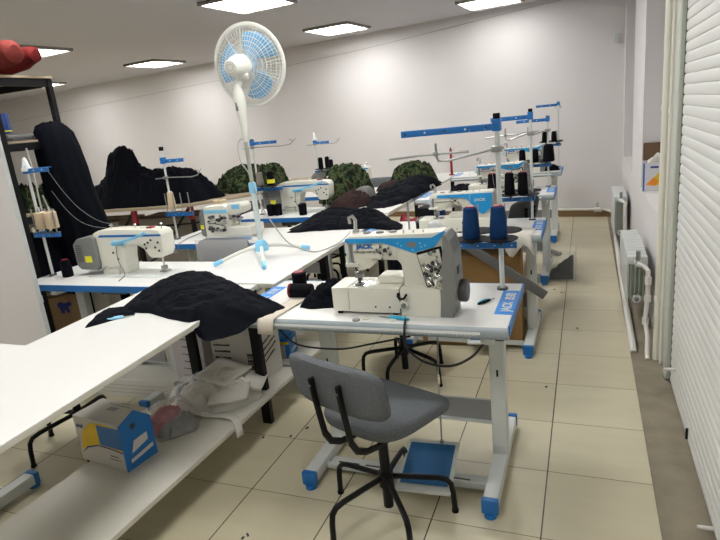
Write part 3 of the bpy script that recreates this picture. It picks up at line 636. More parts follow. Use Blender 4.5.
# ------------------------------------------------------------------ thread stands and cones
def make_stand(label, loc, s=-1, ztop=1.50, zarm=1.455, arm=0.40, zrod=1.37, zbar=0.985, bx=(-0.20, 0.065), cap='black', rod=True, discs=4, tilt=0.0, group='thread stands', th=0.009, clamp=None):
    z0 = loc[2]
    t = thing('thread_stand', label, 'thread stand', loc, 0, group)
    ZT, ZA, ZR, ZB = (v - z0 for v in (ztop, zarm, zrod, zbar))
    MB().cyl((0, 0, 0.0), (0, 0, ZT), th, METALW, n=12).build('pole', t)
    MB().cyl((0, 0, 0.0), (0, 0, 0.008), 0.024, DGREY, n=16).build('base_collar', t)
    if cap == 'black': MB().bb(-0.013, 0.013, -0.013, 0.013, ZT-0.01, ZT+0.02, BLACKP, bev=0.003).build('cap', t)
    else: MB().lathe([(0.034, 0.0), (0.034, 0.012), (0.022, 0.03), (0.012, 0.075), (0.004, 0.085)], (0, 0, ZT-0.07), METALW).build('cap', t)
    a = MB(); a.bb(min(0, s*arm), max(0, s*arm), -0.015, -0.009, ZA-0.014, ZA+0.012, BLUE, bev=0.002); a.bb(min(0, s*arm), max(0, s*arm), -0.012, 0.012, ZA+0.010, ZA+0.013, BLUE); a.bb(-0.017, 0.017, -0.02, 0.017, ZA-0.018, ZA+0.03, BLUE, bev=0.003)
    ao = a.build('guide_arm', t); ao.rotation_euler = (0, R(tilt), 0)
    e = MB()
    for k in range(5): x = s*(0.04+(arm-0.06)*k/4); e.cyl((x, -0.0165, ZA), (x, -0.0145, ZA), 0.0045, METALW if k % 2 else INK, n=8)
    e.build('eyelet', ao)
    if rod and s > 0:
        r = MB(); r.tube([(-0.09, -0.02, ZR-0.004), (0.05, -0.02, ZR), (arm*1.25, -0.02, ZR-0.006), (arm*1.55, -0.02, ZR+0.004), (arm*1.68, -0.02, ZR+0.03)], 0.0042, STEEL, n=7)
        r.tube([(arm*1.55, -0.03, ZR+0.045), (arm*1.68, -0.02, ZR+0.03), (arm*1.80, -0.03, ZR+0.05)], 0.0035, STEEL, n=6); r.bb(-0.014, 0.014, -0.026, 0.01, ZR-0.01, ZR+0.01, STEEL, bev=0.003)
        r.build('tension_rod', t)
    elif rod:
        L = arm*0.62
        r = MB(); r.tube([(s*-0.03, -0.02, ZR+0.004), (s*0.02, -0.02, ZR), (s*L*0.8, -0.03, ZR-0.032), (s*L*0.97, -0.03, ZR-0.030), (s*L, -0.03, ZR-0.012), (s*L, -0.03, ZR+0.042)], 0.0055, STEEL, n=8)
        r.tube([(s*L*1.85, -0.02, ZR-0.012), (s*L*1.2, -0.034, ZR-0.002), (s*L*0.45, -0.03, ZR)], 0.005, STEEL, n=8)
        r.bb(-0.022, 0.022, -0.03, 0.012, ZR-0.012, ZR+0.012, STEEL, bev=0.003); r.bb(s*L-0.012, s*L+0.012, -0.042, -0.02, ZR-0.01, ZR+0.008, STEEL, bev=0.003)
        r.build('tension_rod', t)
    b = MB(); b.bb(bx[0], bx[1], -0.045, -0.026, ZB-0.040, ZB-0.014, BLUE, bev=0.002); b.bb(-0.02, 0.02, -0.046, 0.02, ZB-0.040, ZB-0.008, BLUE, bev=0.003); bo = b.build('spool_bar', t)
    for k in range(4): x = bx[0]+0.03+(bx[1]-bx[0]-0.05)*k/3; MB().cyl((x, -0.0465, ZB-0.027), (x, -0.0445, ZB-0.027), 0.003, METALW, n=8).build('screw', bo)
    xs = [bx[0]+0.085, bx[0]+0.085+0.115]
    if discs:
        for x in xs[:2]:
            for y in ((-0.085, 0.075) if discs == 4 else (-0.06,)):
                MB().lathe([(0.01, 0), (0.07, 0.002), (0.072, 0.006), (0.01, 0.009)], (x, y, ZB+0.008), BLACKP, n=26).cyl((x, y, ZB+0.008), (x, y, ZB+0.13), 0.0035, STEEL, n=8).bb(x-0.006, x+0.006, min(y, -0.02), max(y, -0.02), ZB-0.016, ZB+0.008, DGREY).build('spool_disc', t)
    else:
        for k in range(4):
            x = bx[0]+0.02+(bx[1]-bx[0]-0.04)*k/3; MB().cyl((x, -0.034, ZB-0.014), (x, -0.034, ZB+0.14), 0.004, STEEL, n=8).lathe([(0.022, 0), (0.022, 0.004), (0.004, 0.006)], (x, -0.034, ZB-0.014), DGREY, n=12).build('spool_pin', t)
    if clamp: MB().bb(-0.028, 0.03, clamp-0.002, clamp+0.04, -0.045, 0.0, METALW, bev=0.003).build('clamp', t)
    return t
make_stand('tall thread stand at the right back corner of the nearest table, long blue arm', (-0.334, 2.39, TZ), -1, 1.49, 1.458, 0.40, 1.37, 1.002, (-0.19, 0.07), th=0.0105)
make_stand('second thread stand of the right row, short blue arm behind the tallest one', (-0.332, 3.90, TZ), -1, 1.472, 1.442, 0.25, 1.34, 0.945, (-0.215, 0.02))
make_stand('third thread stand of the right row, the largest black cone at its right end', (-0.315, 5.42, TZ), -1, 1.375, 1.362, 0.27, 1.27, 0.995, (-0.22, 0.03), th=0.008)
make_stand('farthest thread stand of the right row, in front of the bare back wall', (-0.29, 6.96, TZ), -1, 1.49, 1.46, 0.24, 1.39, 1.05, (-0.22, 0.03), cap='white', rod=False, th=0.007)
make_stand('thread stand with white cap at far left, two cream spools on it', (-3.245, 2.585, TZ-0.018), 1, 1.50, 1.432, 0.20, 1.3, 1.055, (-0.03, 0.19), cap='white', rod=False, discs=0, clamp=-0.215+0.16)
make_stand('thread stand left of the fan, empty metal pins on its blue bar', (-3.04, 3.60, TZ-0.018), 1, 1.46, 1.37, 0.20, 1.245, 0.985, (-0.04, 0.22), discs=0, th=0.008)
make_stand('thread stand hidden behind the fan pole, arm pointing right', (-2.845, 4.60, TZ-0.018), 1, 1.43, 1.41, 0.26, 1.375, 1.02, (-0.02, 0.27), discs=2, th=0.008)
make_stand('thread stand with white cap on the farthest left table', (-2.845, 5.92, TZ-0.018), 1, 1.42, 1.315, 0.18, 1.30, 1.015, (-0.02, 0.24), cap='white', discs=2, th=0.008)

def make_cone(label, loc, m, h=0.145, r0=0.036, r1=0.022, top=REDP, group='cones of thread', lie=None):
    t = thing('thread_cone', label, 'thread cone', loc, 0, group)
    MB().lathe([(r0*0.9, 0.0), (r0, 0.006), (r0*0.98, h*0.35), (r1*1.15, h*0.93), (r1*0.8, h*0.97)], (0, 0, 0), m, n=20).build('thread', t)
    MB().lathe([(r1*0.6, h*0.955), (r1*0.82, h*0.965), (r1*0.78, h*1.0), (r1*0.45, h*1.0)], (0, 0, 0), top, n=16).build('core', t)
    if lie: t.rotation_euler = lie
    return t
c1 = make_cone('navy blue thread cone on the left disc of the nearest thread stand', (-0.442, 2.305, 1.018), BLUET, 0.135, 0.036, 0.024)
dup(c1, (-0.330, 2.305, 1.018), label='navy blue thread cone on the right disc, in front of the tall pole')
dup(c1, (-0.93, 3.80, TZ), label='blue thread cone standing on the second table, left of its machine')
k1 = make_cone('black thread cone on the second stand, nearest its pole', (-0.380, 3.815, 0.962), BLACKT, 0.145, 0.034, 0.024)
dup(k1, (-0.465, 3.815, 0.962), label='black thread cone in the middle of the second stand')
dup(k1, (-0.575, 3.82, 0.962), label='leftmost black thread cone on the second stand')
k2 = make_cone('black thread cone on the left end of the third stand', (-0.53, 5.33, 1.006), BLACKT, 0.115, 0.030, 0.022, top=BLACKT)
dup(k2, (-0.42, 5.33, 1.006), label='middle black thread cone on the third stand')
k3 = make_cone('largest black thread cone, at the right end of the third stand', (-0.305, 5.33, 1.006), BLACKT, 0.15, 0.05, 0.035, top=BLACKT)
dup(k2, (-0.435, 6.88, 1.063), label='left black thread cone on the farthest stand')
dup(k2, (-0.335, 6.88, 1.063), label='right black thread cone on the farthest stand')
for x, l in ((-3.205, 'left of the two cream spools on the far-left stand'), (-3.118, 'right of the two cream spools on the far-left stand')):
    t = thing('thread_cone', l, 'thread cone', (x, 2.567, 1.068), 0, 'cream spools')
    MB().lathe([(0.036, 0), (0.038, 0.004), (0.036, 0.10), (0.03, 0.105)], (0, 0, 0), CREAMT).build('thread', t); MB().cyl((0, 0, 0.104), (0, 0, 0.135), 0.006, METALW).build('core', t)
t0 = make_cone('tall cream spool on the stand left of the fan', (-3.02, 3.582, 0.998), CREAMT, 0.14, 0.030, 0.02, top=METALW)
for x, l in ((-2.80, 'left'), (-2.74, 'right')):
    tag(MB().lathe([(0.03, 0), (0.032, 0.004), (0.03, 0.11), (0.024, 0.115)], (x, 3.86, TZ+0.13), CREAMT).build('thread_spool'), l+' one of two cream spools behind the overlock machine', 'spool', 'cream spools behind the overlock machine')
tag(MB().bb(-2.86, -2.68, 3.82, 3.90, TZ+0.118, TZ+0.13, BLACKP, bev=0.003).bb(-2.775, -2.765, 3.85, 3.87, TZ-0.018, TZ+0.118, STEEL).build('spool_tray'), 'small black tray behind the overlock machine carrying cream spools', 'tray')
make_cone('black thread cone with red top beside the left machine motor', (-3.08, 2.56, TZ-0.018), BLACKT, 0.115, 0.034, 0.024)
for x, y, l in ((-2.70, 4.52, 'left black cone on the table right of the fan'), (-2.63, 4.53, 'second black cone on the table right of the fan'), (-2.36, 4.50, 'single black cone in front of the white and blue machine')):
    make_cone(l, (x, y, TZ-0.018), BLACKT, 0.105, 0.036, 0.034, top=BLACKT)
for x, y, z, l, m in ((-2.78, 4.535, 1.03, 'grey cone on the stand behind the fan', TAUPE), (-2.665, 4.535, 1.03, 'black cone with yellow band behind the fan', BLACKT)):
    o = make_cone(l, (x, y, z), m, 0.13, 0.034, 0.024, top=BLACKT)
    if 'yellow' in l: MB().lathe([(0.036, 0.02), (0.037, 0.02), (0.036, 0.055), (0.035, 0.055)], (0, 0, 0), YLABEL).build('yellow_band', o)
for x, l in ((-2.775, 'left'), (-2.725, 'middle'), (-2.65, 'right')):
    make_cone(l+' of three black cones on the white-capped stand at the back', (x, 5.86 if l != 'middle' else 5.93, 1.025), BLACKT, 0.13 if l != 'right' else 0.10, 0.028, 0.022, top=BLACKT)
make_cone('black cone with red rim standing on the left end of the nearest table', (-1.255, 2.27, TZ), BLACKT, 0.11, 0.034, 0.030)
o = make_cone('black cone lying on its side, red end towards the standing cone', (-1.165, 2.215, TZ+0.034), BLACKT, 0.115, 0.033, 0.029); o.rotation_euler = (0, R(-88), R(8)); MB().lathe([(0.030, 0.100), (0.0335, 0.101), (0.0325, 0.112), (0.02, 0.113)], (0, 0, 0), REDP).build('red_rim', o)
make_cone('black cone with red top glimpsed through the nearest machine arm', (-0.80, 2.34, TZ), BLACKT, 0.17, 0.036, 0.024)
# threads from the long arm down to the cones
th = thing('hanging_threads', 'fine pale threads running from the long blue arm down to the cones', 'thread')
for (x0, x1, z1) in ((-0.44, -0.442, 1.15), (-0.38, -0.330, 1.15)):
    MB().cyl((x0, 2.374, 1.455), (x1, 2.305, z1), 0.0006, THREADL, n=4).build('thread', th)

# ------------------------------------------------------------------ spine of cutting tables
def quad_table(label, pts, z, legs, shelf=None, name='cutting_table', lm=BLACK, th=0.022, lr=0.022, group='long white cutting tables'):
    t = thing(name, label, 'table', (0, 0, 0), 0, group)
    MB().prism(pts, z-th, z, TABLEW, bev=0.002, axis='Z').build('tabletop', t, smooth=0)
    n = len(pts); cx = sum(p[0] for p in pts)/n; cy = sum(p[1] for p in pts)/n
    q = [(cx+(p[0]-cx)*1.003, cy+(p[1]-cy)*1.001) for p in pts]
    MB().prism(q, z-th+0.001, z-0.003, EDGEW, axis='Z').build('edge_band', t, smooth=0)
    i = [(cx+(p[0]-cx)*0.75, cy+(p[1]-cy)*0.95) for p in pts]
    for a, b in ((0, 1), (2, 3)):
        p, r = Vector((*i[a], z-th-0.02)), Vector((*i[b], z-th-0.02)); d = (r-p)
        MB().box((p+r)/2, (d.length, 0.02, 0.035), EDGEW, rz=math.atan2(d.y, d.x)).build('rail', t, smooth=0)
    for (x, y) in legs: MB().bb(x-lr, x+lr, y-lr*0.55, y+lr*0.55, 0, z-th-0.003, lm).build('leg', t, smooth=0)
    return t
SZ = 0.775
s1 = quad_table('nearest long white table with a lower shelf, left foreground', [(-1.45, -0.2), (-1.568, 2.385), (-2.20, 2.385), (-2.085, -0.2)], SZ, [(-1.60, 2.345), (-2.03, 2.36), (-1.50, -0.1), (-2.04, -0.1)], lr=0.027)
sh1 = MB().prism([(-1.595, -0.1), (-1.52, 2.62), (-2.0, 2.62), (-2.11, -0.1)], 0.178, 0.20, SHELFW, bev=0.002, axis='Z').build('shelf', s1, smooth=0)
s2 = quad_table('white cutting table carrying the standing fan', [(-1.475, 2.40), (-1.475, 4.28), (-2.13, 4.28), (-2.13, 2.40)], SZ, [(-1.53, 3.1), (-1.55, 4.2), (-2.05, 4.2), (-2.08, 3.1)])
s3 = quad_table('far white cutting table under the camouflage bundles', [(-1.50, 4.31), (-1.44, 7.0), (-2.08, 7.0), (-2.08, 4.31)], SZ, [(-1.56, 4.45), (-1.52, 6.9), (-2.0, 6.9), (-2.0, 4.45)])
# red upright at far end
t = tag(MB().bb(-1.493, -1.467, 6.70, 6.73, SZ, 1.077, REDP, bev=0.003).bb(-1.51, -1.452, 6.68, 6.75, SZ, SZ+0.01, REDP).cyl((-1.48, 6.715, 1.077), (-1.48, 6.715, 1.095), 0.008, BLACK).build('red_post'), 'thin red upright post on the far table end', 'post')

# ------------------------------------------------------------------ standing fan
FX, FY = -1.84, 2.91
t = thing('standing_fan', 'white standing fan with blue blades placed on the cutting table', 'fan', (FX, FY, SZ), 0)
for a in (43, 133, 223, 302):
    ca, sa = math.cos(R(a)), math.sin(R(a))
    l = MB().tube([(ca*r, sa*r, z) for r, z in ((0.0, 0.075), (0.06, 0.073), (0.13, 0.062), (0.20, 0.042), (0.26, 0.022), (0.285, 0.014))], 0.011, FANW, n=10).build('leg', t)
    MB().tube([(ca*r, sa*r, z) for r, z in ((0.245, 0.028), (0.285, 0.017), (0.30, 0.013))], 0.0135, LBLUE, n=10).build('foot_cap', l)
MB().lathe([(0.03, 0.045), (0.042, 0.05), (0.040, 0.085), (0.026, 0.11), (0.022, 0.115)], (0, 0, 0), LBLUE).build('base_hub', t)
MB().cyl((0, 0, 0.08), (0, 0, 0.42), 0.0165, mat('fan_pole', (0.62, 0.70, 0.70), 0.35)).build('lower_pole', t)
MB().lathe([(0.017, 0), (0.023, 0.004), (0.023, 0.055), (0.019, 0.065)], (0, 0, 0.40), LBLUE).build('height_collar', t)
MB().cyl((0, 0, 0.45), (0, 0, 0.76), 0.0115, mat('fan_inner_pole', (0.42, 0.42, 0.38), 0.3, metal=0.3)).build('upper_pole', t)
MB().lathe([(0.014, 0.70), (0.019, 0.72), (0.026, 0.82), (0.033, 0.90), (0.034, 0.94), (0.026, 0.985), (0.016, 1.02)], (0, 0, 0), FANW).box((-0.005, -0.028, 0.90), (0.018, 0.01, 0.05), GREY, bev=0.004).build('neck', t)
HZ = 1.955 - SZ - 0.055          # head centre height above table
ax = Vector((-0.02, 1.0, 0.10)).normalized()
Mx = ax.to_track_quat('Z', 'Y').to_matrix()
hc = Vector((0.018, 0.02, HZ-0.010))
MB().lathe([(0.012, -0.10), (0.035, -0.098), (0.047, -0.085), (0.052, -0.06), (0.060, -0.04), (0.066, -0.01), (0.064, 0.03), (0.05, 0.055), (0.03, 0.06)], hc, FANW, n=28, M=Mx).build('motor_housing', t)
v = MB()
for k in range(16):
    for rr in (0.018, 0.03):
        a = 2*PI*k/16; q = hc + Mx @ Vector((math.cos(a)*rr, math.sin(a)*rr, -0.0985 if rr < 0.03 else -0.097)); v.cyl(q, q - ax*0.0025, 0.0022, GREY, n=5)
v.build('vent', t)
MB().tube([hc+Vector((0, 0.01, -0.05)), hc+Vector((0, 0.0, -0.075)), Vector((0, 0, 1.0))], [0.03, 0.024, 0.018], FANW, n=12).cyl(hc+Vector((0.0, -0.02, -0.055)), hc+Vector((0.055, -0.01, -0.06)), 0.016, FANW).build('tilt_joint', t)
cc = hc + ax*0.115      # centre of the cage
g = MB()
def ring(r, d, th, n=48): g.tube([cc + Mx @ Vector((math.cos(2*PI*i/n)*r, math.sin(2*PI*i/n)*r, d)) for i in range(n)], th, FANW, n=5, closed=True)
def dep(r, s): return s*(0.062*(1-(r/0.225)**2.4)) 
for s in (-1, 1):
    for r in (0.06, 0.085, 0.11, 0.135, 0.16, 0.185, 0.205): ring(r, dep(r, s), 0.0014 if r not in (0.135,) else 0.0019)
    for k in range(60):
        a = 2*PI*k/60
        g.tube([cc + Mx @ Vector((math.cos(a+0.05*s*(r/0.22))*r, math.sin(a+0.05*s*(r/0.22))*r, dep(r, s))) for r in (0.05, 0.10, 0.15, 0.19, 0.220)], 0.0013 if k % 5 else 0.0020, FANW, n=4)
g.build('cage', t)
MB().tube([cc + Mx @ Vector((math.cos(2*PI*i/64)*0.222, math.sin(2*PI*i/64)*0.222, 0)) for i in range(64)], 0.0075, FANW, n=8, closed=True, flat=1.7).build('cage_rim', t)
MB().lathe([(0.02, 0.055), (0.055, 0.052), (0.06, 0.062), (0.04, 0.072), (0.01, 0.074)], cc, FANW, M=Mx).build('front_badge', t)
b = MB(); b.lathe([(0.01, -0.035), (0.03, -0.03), (0.036, 0.0), (0.03, 0.03), (0.012, 0.036)], cc, FANB, M=Mx); b.build('blade_hub', t)
for kk in range(3):
    a0 = R(118 + 120*kk); rows = []
    for i in range(9):
        r = 0.03 + 0.163*i/8; row = []
        wdt = 0.42 + 0.70*math.sin(PI*min(1, (i+1)/7.5)*0.6); sweep = 0.25*(i/8)
        for j in range(9):
            u = j/8*2-1; a = a0 + sweep + u*wdt*0.62; rr = r*(1-0.08*u*u*(i/8)); row.append(tuple(cc + Mx @ Vector((math.cos(a)*rr, math.sin(a)*rr, u*0.026))))
        rows.append(row)
    cloth_sheet('blade', rows, FANB, t, th=0.0018, smooth=180)
MB().tube(sm([(0.015, -0.01, 0.73), (-0.04, -0.02, 0.70), (-0.045, -0.02, 0.60), (0.0, -0.02, 0.52), (0.03, -0.02, 0.40), (0.07, -0.01, 0.28), (0.16, 0.03, 0.10), (0.22, 0.10, 0.03), (0.30, 0.13, 0.004), (0.345, 0.24, 0.004), (0.352, 0.4, 0.004), (0.30, 0.7, 0.004)]), 0.0035, CABLEW, n=6).build('power_cord', t)

# ------------------------------------------------------------------ task chairs
def make_chair(label, loc, rz, up=GREYC, seat=True, back=True, group='office chairs with black star bases', legrot=0.0, H=0.46):
    """local: faces +y, origin on the floor under the column"""
    t = thing('office_chair', label, 'chair', loc, rz, group)
    if seat:
        out = []
        for i in range(40):
            a = 2*PI*i/40; c, s_ = math.cos(a), math.sin(a); e = 0.52
            x = 0.205*math.copysign(abs(c)**e, c); y = 0.205*math.copysign(abs(s_)**e, s_); x *= 1.0 + 0.10*(y/0.205)
            out.append((x, y+0.03))
        vs = []; fs = []; n = 40
        prof = [(0.90, H-0.048), (0.97, H-0.040), (1.0, H-0.018), (0.985, H-0.002), (0.93, H+0.008), (0.6, H+0.012), (0.25, H+0.010)]
        for q, z in prof:
            for (x, y) in out: vs.append((x*q, 0.03+(y-0.03)*q, z - 0.035*max(0, (y-0.10)/0.13)**2*q))
        for k in range(len(prof)-1):
            for i in range(n): fs.append((k*n+i, k*n+(i+1) % n, (k+1)*n+(i+1) % n, (k+1)*n+i))
        fs += [tuple(range(n))[::-1], tuple(range((len(prof)-1)*n, len(prof)*n))]
        MB().add(vs, fs, up).build('seat', t, smooth=60)
        MB().bb(-0.10, 0.10, -0.12, 0.10, H-0.066, H-0.047, BLACK, bev=0.004).build('seat_plate', t)
    if back:
        vs = []; fs = []; nx, nz = 16, 10
        W2, H2, zc, yc = 0.216, 0.097, H+0.185, -0.235
        def bp(u, w_, side):
            x = u*W2; z = w_*H2
            # rounded corners
            k = 0.10; cx_ = W2-k; cz_ = H2-k*0.9
            y = yc - 0.022*(1-u*u) + 0.012 + z*-0.18
            return Vector((x, y, zc+z))
        out = []
        for i in range(48):
            a = 2*PI*i/48; c, s_ = math.cos(a), math.sin(a); out.append((math.copysign(abs(c)**0.36, c), math.copysign(abs(s_)**0.42, s_)))
        n = 48
        for q, d in ((0.25, -0.020), (0.75, -0.020), (0.93, -0.018), (1.0, -0.006), (1.0, 0.010), (0.93, 0.022), (0.7, 0.030), (0.25, 0.032)):
            for (u, w_) in out: p = bp(u*q, w_*q*(1.0-0.10*u*u*0), 0); vs.append((p.x+0.02, p.y+d, p.z))
        for k in range(7):
            for i in range(n): fs.append((k*n+i, k*n+(i+1) % n, (k+1)*n+(i+1) % n, (k+1)*n+i))
        fs += [tuple(range(n))[::-1], tuple(range(7*n, 8*n))]
        MB().add(vs, fs, up).build('backrest', t, smooth=60)
        for x in (-0.043, 0.083):
            bo = MB().tube([(x, -0.283, zc+0.035), (x, -0.275, zc-0.04), (x, -0.262, zc-0.12), (x, -0.25, zc-0.19), (x, -0.225, zc-0.235), (x, -0.18, zc-0.262), (x, -0.12, zc-0.275), (x, -0.05, zc-0.277)], 0.0135, BLACK, n=8, flat=0.6).build('back_bar', t)
            MB().cyl((x, -0.293, zc+0.012), (x, -0.287, zc+0.012), 0.0055, CHROME, n=10).build('bolt', bo)
    MB().cyl((0, 0, 0.05), (0, 0, H-0.066 if seat else 0.40), 0.014, STEEL).cyl((0, 0, 0.045), (0, 0, 0.33), 0.020, BLACK).cyl((0, 0, 0.14), (0, 0, 0.20), 0.030, BLACK).build('column', t)
    for k in range(5):
        a = R(legrot + 72*k); c, s_ = math.cos(a), math.sin(a)
        P = [(0.02, 0.180), (0.10, 0.172), (0.20, 0.160), (0.235, 0.150), (0.252, 0.128), (0.258, 0.09), (0.262, 0.008)]
        l = MB().tube([(c*r, s_*r, z) for r, z in P], 0.0115, BLACK, n=10).build('leg', t)
        MB().cyl((c*0.262, s_*0.262, 0), (c*0.262, s_*0.262, 0.012), 0.014, BLACKP, n=10).build('foot_pad', l)
    return t
chm = make_chair('grey upholstered chair in front of the nearest machine table, backrest towards the camera', (-0.727, 1.80, 0), R(-20), legrot=38, H=0.495)
ch2 = make_chair('chair pushed in behind the nearest table, only its black star base showing', (-1.02, 3.02, 0), R(10), up=mat('charcoal_upholstery', (0.03, 0.03, 0.033), 0.9), legrot=-34, H=0.43)
make_chair('chair between the left machine tables, black base seen under the white cutting table', (-2.45, 4.84, 0), R(178), legrot=20, H=0.42)
o = make_chair('grey chair in front of the overlock machine, its back wrapped in clear film', (-2.36, 3.04, 0), R(180), up=GREYC, legrot=10, H=0.54)
MB().box((0, -0.315, 0.72), (0.44, 0.004, 0.21), FILM).box((0, -0.18, 0.72), (0.43, 0.004, 0.21), FILM).build('plastic_wrap', o)
make_chair('chair base at lower left, half hidden by the carton on the shelf', (-2.52, 1.95, 0), R(170), legrot=8, H=0.40, back=False)
make_chair('grey chair back showing behind the brown cloth on the far table', (-2.36, 5.25, 0), R(185), legrot=35, H=0.52)
make_chair('grey chair back just left of the right camouflage bundle', (-2.50, 6.95, 0), R(180), legrot=35, H=0.46)
make_chair('dark grey chair at the third table, seen behind the blue cones', (-0.66, 4.55, 0), R(68), up=mat('dark_grey_upholstery', (0.045, 0.048, 0.05), 0.8, spec=0.2), legrot=35, H=0.54)

# ------------------------------------------------------------------ garments on the tables
def zbA(x, y):
    f = 0.0
    if -1.57 < x: f = max(0.0, min(1.0, (1.98 - y)/0.10)) * min(1.0, (x+1.57)/0.03)
    if x > -1.45 and y > 1.92: f = 0.0
    return SZ + 0.001 - f*(0.012 + 0.30*max(0, 1.98-y) * (1 - 0.6*min(1, max(0, (x+1.40)/0.15))))
o = heap('black_garment', [(-2.10, 2.02), (-2.17, 2.2), (-2.19, 2.40), (-2.16, 2.54), (-1.98, 2.54), (-1.75, 2.42), (-1.58, 2.30), (-1.40, 2.18), (-1.22, 2.06), (-1.25, 1.95), (-1.34, 1.84), (-1.47, 1.80), (-1.57, 1.84), (-1.72, 1.87), (-1.86, 1.92), (-2.02, 1.93)],
         SZ, 0.022, BLACKC, peaks=((-1.95, 2.34, 0.035, 0.14), (-1.6, 2.1, 0.02, 0.2)), fold=0.017, freq=12, ang=-30, squash=0.14, seed=1, zb=zbA, rag=0.015, K=40, N=160)
tag(o, 'large black garment spread over the junction of the near tables, draping at the front', 'garment', 'black garments on the tables')
o = heap('cloth_strap', [(-2.05, 1.72), (-2.13, 1.86), (-2.16, 1.97), (-2.05, 2.0), (-1.93, 1.91), (-1.97, 1.85), (-2.02, 1.76)], SZ, 0.006, BLACKC, fold=0.004, freq=14, ang=60, seed=4, rag=0.02, N=70, K=16)
tag(o, 'small black cloth tail beside the blue snips on the near table', 'cloth')
o = heap('black_garment', [(-2.06, 3.62), (-2.12, 3.98), (-2.10, 4.35), (-1.85, 4.50), (-1.62, 4.45), (-1.40, 4.05), (-1.20, 3.78), (-1.16, 3.66), (-1.22, 3.62), (-1.42, 3.72), (-1.70, 3.68)], SZ+0.001, 0.025, BLACKC, peaks=((-1.90, 4.1, 0.055, 0.11), (-1.55, 4.0, 0.05, 0.10)), fold=0.022, freq=9, ang=15, seed=8, N=140)
tag(o, 'black garment lying across the table end behind the fan', 'garment', 'black garments on the tables')
o = heap('black_garment', [(-1.80, 4.56), (-1.92, 5.1), (-1.95, 5.7), (-1.80, 6.1), (-1.5, 6.2), (-1.42, 5.9), (-1.46, 5.3), (-1.50, 4.72), (-1.62, 4.55)], SZ+0.001, 0.04, BLACKC, peaks=((-1.58, 5.75, 0.07, 0.2), (-1.65, 5.2, 0.02, 0.2)), fold=0.025, freq=7, ang=70, seed=12, N=130)
tag(o, 'black garment heaped in front of the right camouflage bundle', 'garment', 'black garments on the tables')
def bundle(pts, H, peaks, seed, label, z=SZ+0.001, m=CAMO, name='camouflage_bundle', group='camouflage cloth bundles', **k):
    o = heap(name, pts, z, H, m, peaks=peaks, fold=k.pop('fold', 0.065), freq=11, ang=35, seed=seed, p=k.pop('p', 3.4), squash=0.8, **k); tag(o, label, 'bundle', group); return o
bundle([(-2.42, 4.95), (-2.50, 5.2), (-2.35, 5.5), (-2.05, 5.5), (-1.90, 5.2), (-1.92, 4.90), (-2.15, 4.78)], 0.24, ((-2.15, 5.1, 0.02, 0.18),), 21, 'green camouflage bundle, the left and nearer of the two on the far table')
bundle([(-2.06, 6.05), (-2.08, 6.35), (-1.9, 6.55), (-1.62, 6.5), (-1.54, 6.25), (-1.6, 6.02), (-1.85, 5.95)], 0.12, ((-1.8, 6.3, 0.02, 0.15),), 25, 'green camouflage bundle, the right and farther of the two on the far table')
o = heap('brown_garment', [(-2.12, 4.50), (-2.14, 4.9), (-2.02, 5.06), (-1.84, 5.0), (-1.79, 4.75), (-1.90, 4.55)], SZ+0.001, 0.06, BROWNC, peaks=((-1.95, 4.8, 0.05, 0.12),), fold=0.025, freq=9, ang=20, seed=31, N=90)
tag(o, 'dark brown garment crumpled in front of the left camouflage bundle', 'garment')
o = heap('brown_garment', [(-2.05, 5.6), (-2.02, 5.9), (-1.86, 5.94), (-1.80, 5.72), (-1.88, 5.55)], SZ+0.001, 0.06, BROWNC, fold=0.02, freq=9, ang=20, seed=33, N=80)
tag(o, 'small brown garment between the two camouflage bundles', 'garment')
o = heap('folded_white_cloth', [(-2.06, 5.95), (-2.06, 6.02), (-1.9, 6.0), (-1.88, 5.95)], SZ+0.001, 0.03, WHITEC, fold=0.004, seed=35, N=50, K=12); tag(o, 'small folded white cloth between the camouflage bundles', 'cloth')
o = heap('grey_cloth_roll', [(-2.0, 4.80), (-2.0, 5.0), (-1.87, 5.03), (-1.80, 4.93), (-1.84, 4.80)], SZ+0.055, 0.085, mat('grey_felt', (0.13, 0.13, 0.125), 0.9), fold=0.005, seed=37, N=60, K=16, p=4); tag(o, 'rounded grey cloth roll on the brown garment', 'cloth')
# black bundle left of the nearest machine
o = heap('black_bundle', [(-1.16, 2.14), (-1.145, 2.27), (-1.10, 2.40), (-1.0, 2.34), (-0.985, 2.20), (-0.99, 2.08), (-1.10, 2.06), (-1.17, 2.08)], TZ+0.001, 0.03, BLACKC, peaks=((-1.04, 2.2, 0.03, 0.05),), fold=0.024, freq=18, ang=50, seed=41, N=120, rag=0.03)
tag(o, 'crumpled black cloth beside the bed of the nearest machine', 'cloth')
# cream cloth strip hanging over the front edge of the nearest table
rows = []
path = [(-1.16, 2.46, TZ+0.004), (-1.19, 2.35, TZ+0.004), (-1.215, 2.2, TZ+0.004), (-1.235, 2.05, TZ+0.004), (-1.243, 1.95, TZ+0.005), (-1.245, 1.919, TZ+0.002), (-1.246, 1.911, TZ-0.02), (-1.247, 1.907, TZ-0.06)]
for i, (x, y, z) in enumerate(path): rows.append([(x-0.038+0.076*j/8, y, z+0.0012*math.sin(j*1.7+i)) for j in range(9)])
o = cloth_sheet('cloth_strip', rows, CREAMC, th=0.003); tag(o, 'cream cloth strip over the left part and front edge of the nearest table', 'cloth strip')
# white rag on second table edge
rows = []
for i, (y, z) in enumerate(((3.62, TZ+0.003), (3.5, TZ+0.004), (3.415, TZ+0.003), (3.408, TZ-0.03), (3.40, TZ-0.09))): rows.append([(-0.46+0.17*j/8+0.01*math.sin(i*2), y, z-0.018*max(0, i-2)*math.sin(j*0.9)-0.002*math.sin(j)) for j in range(9)])
o = cloth_sheet('white_rag', rows, WHITEC, th=0.003); tag(o, 'small white rag hanging over the front edge of the second table', 'cloth')

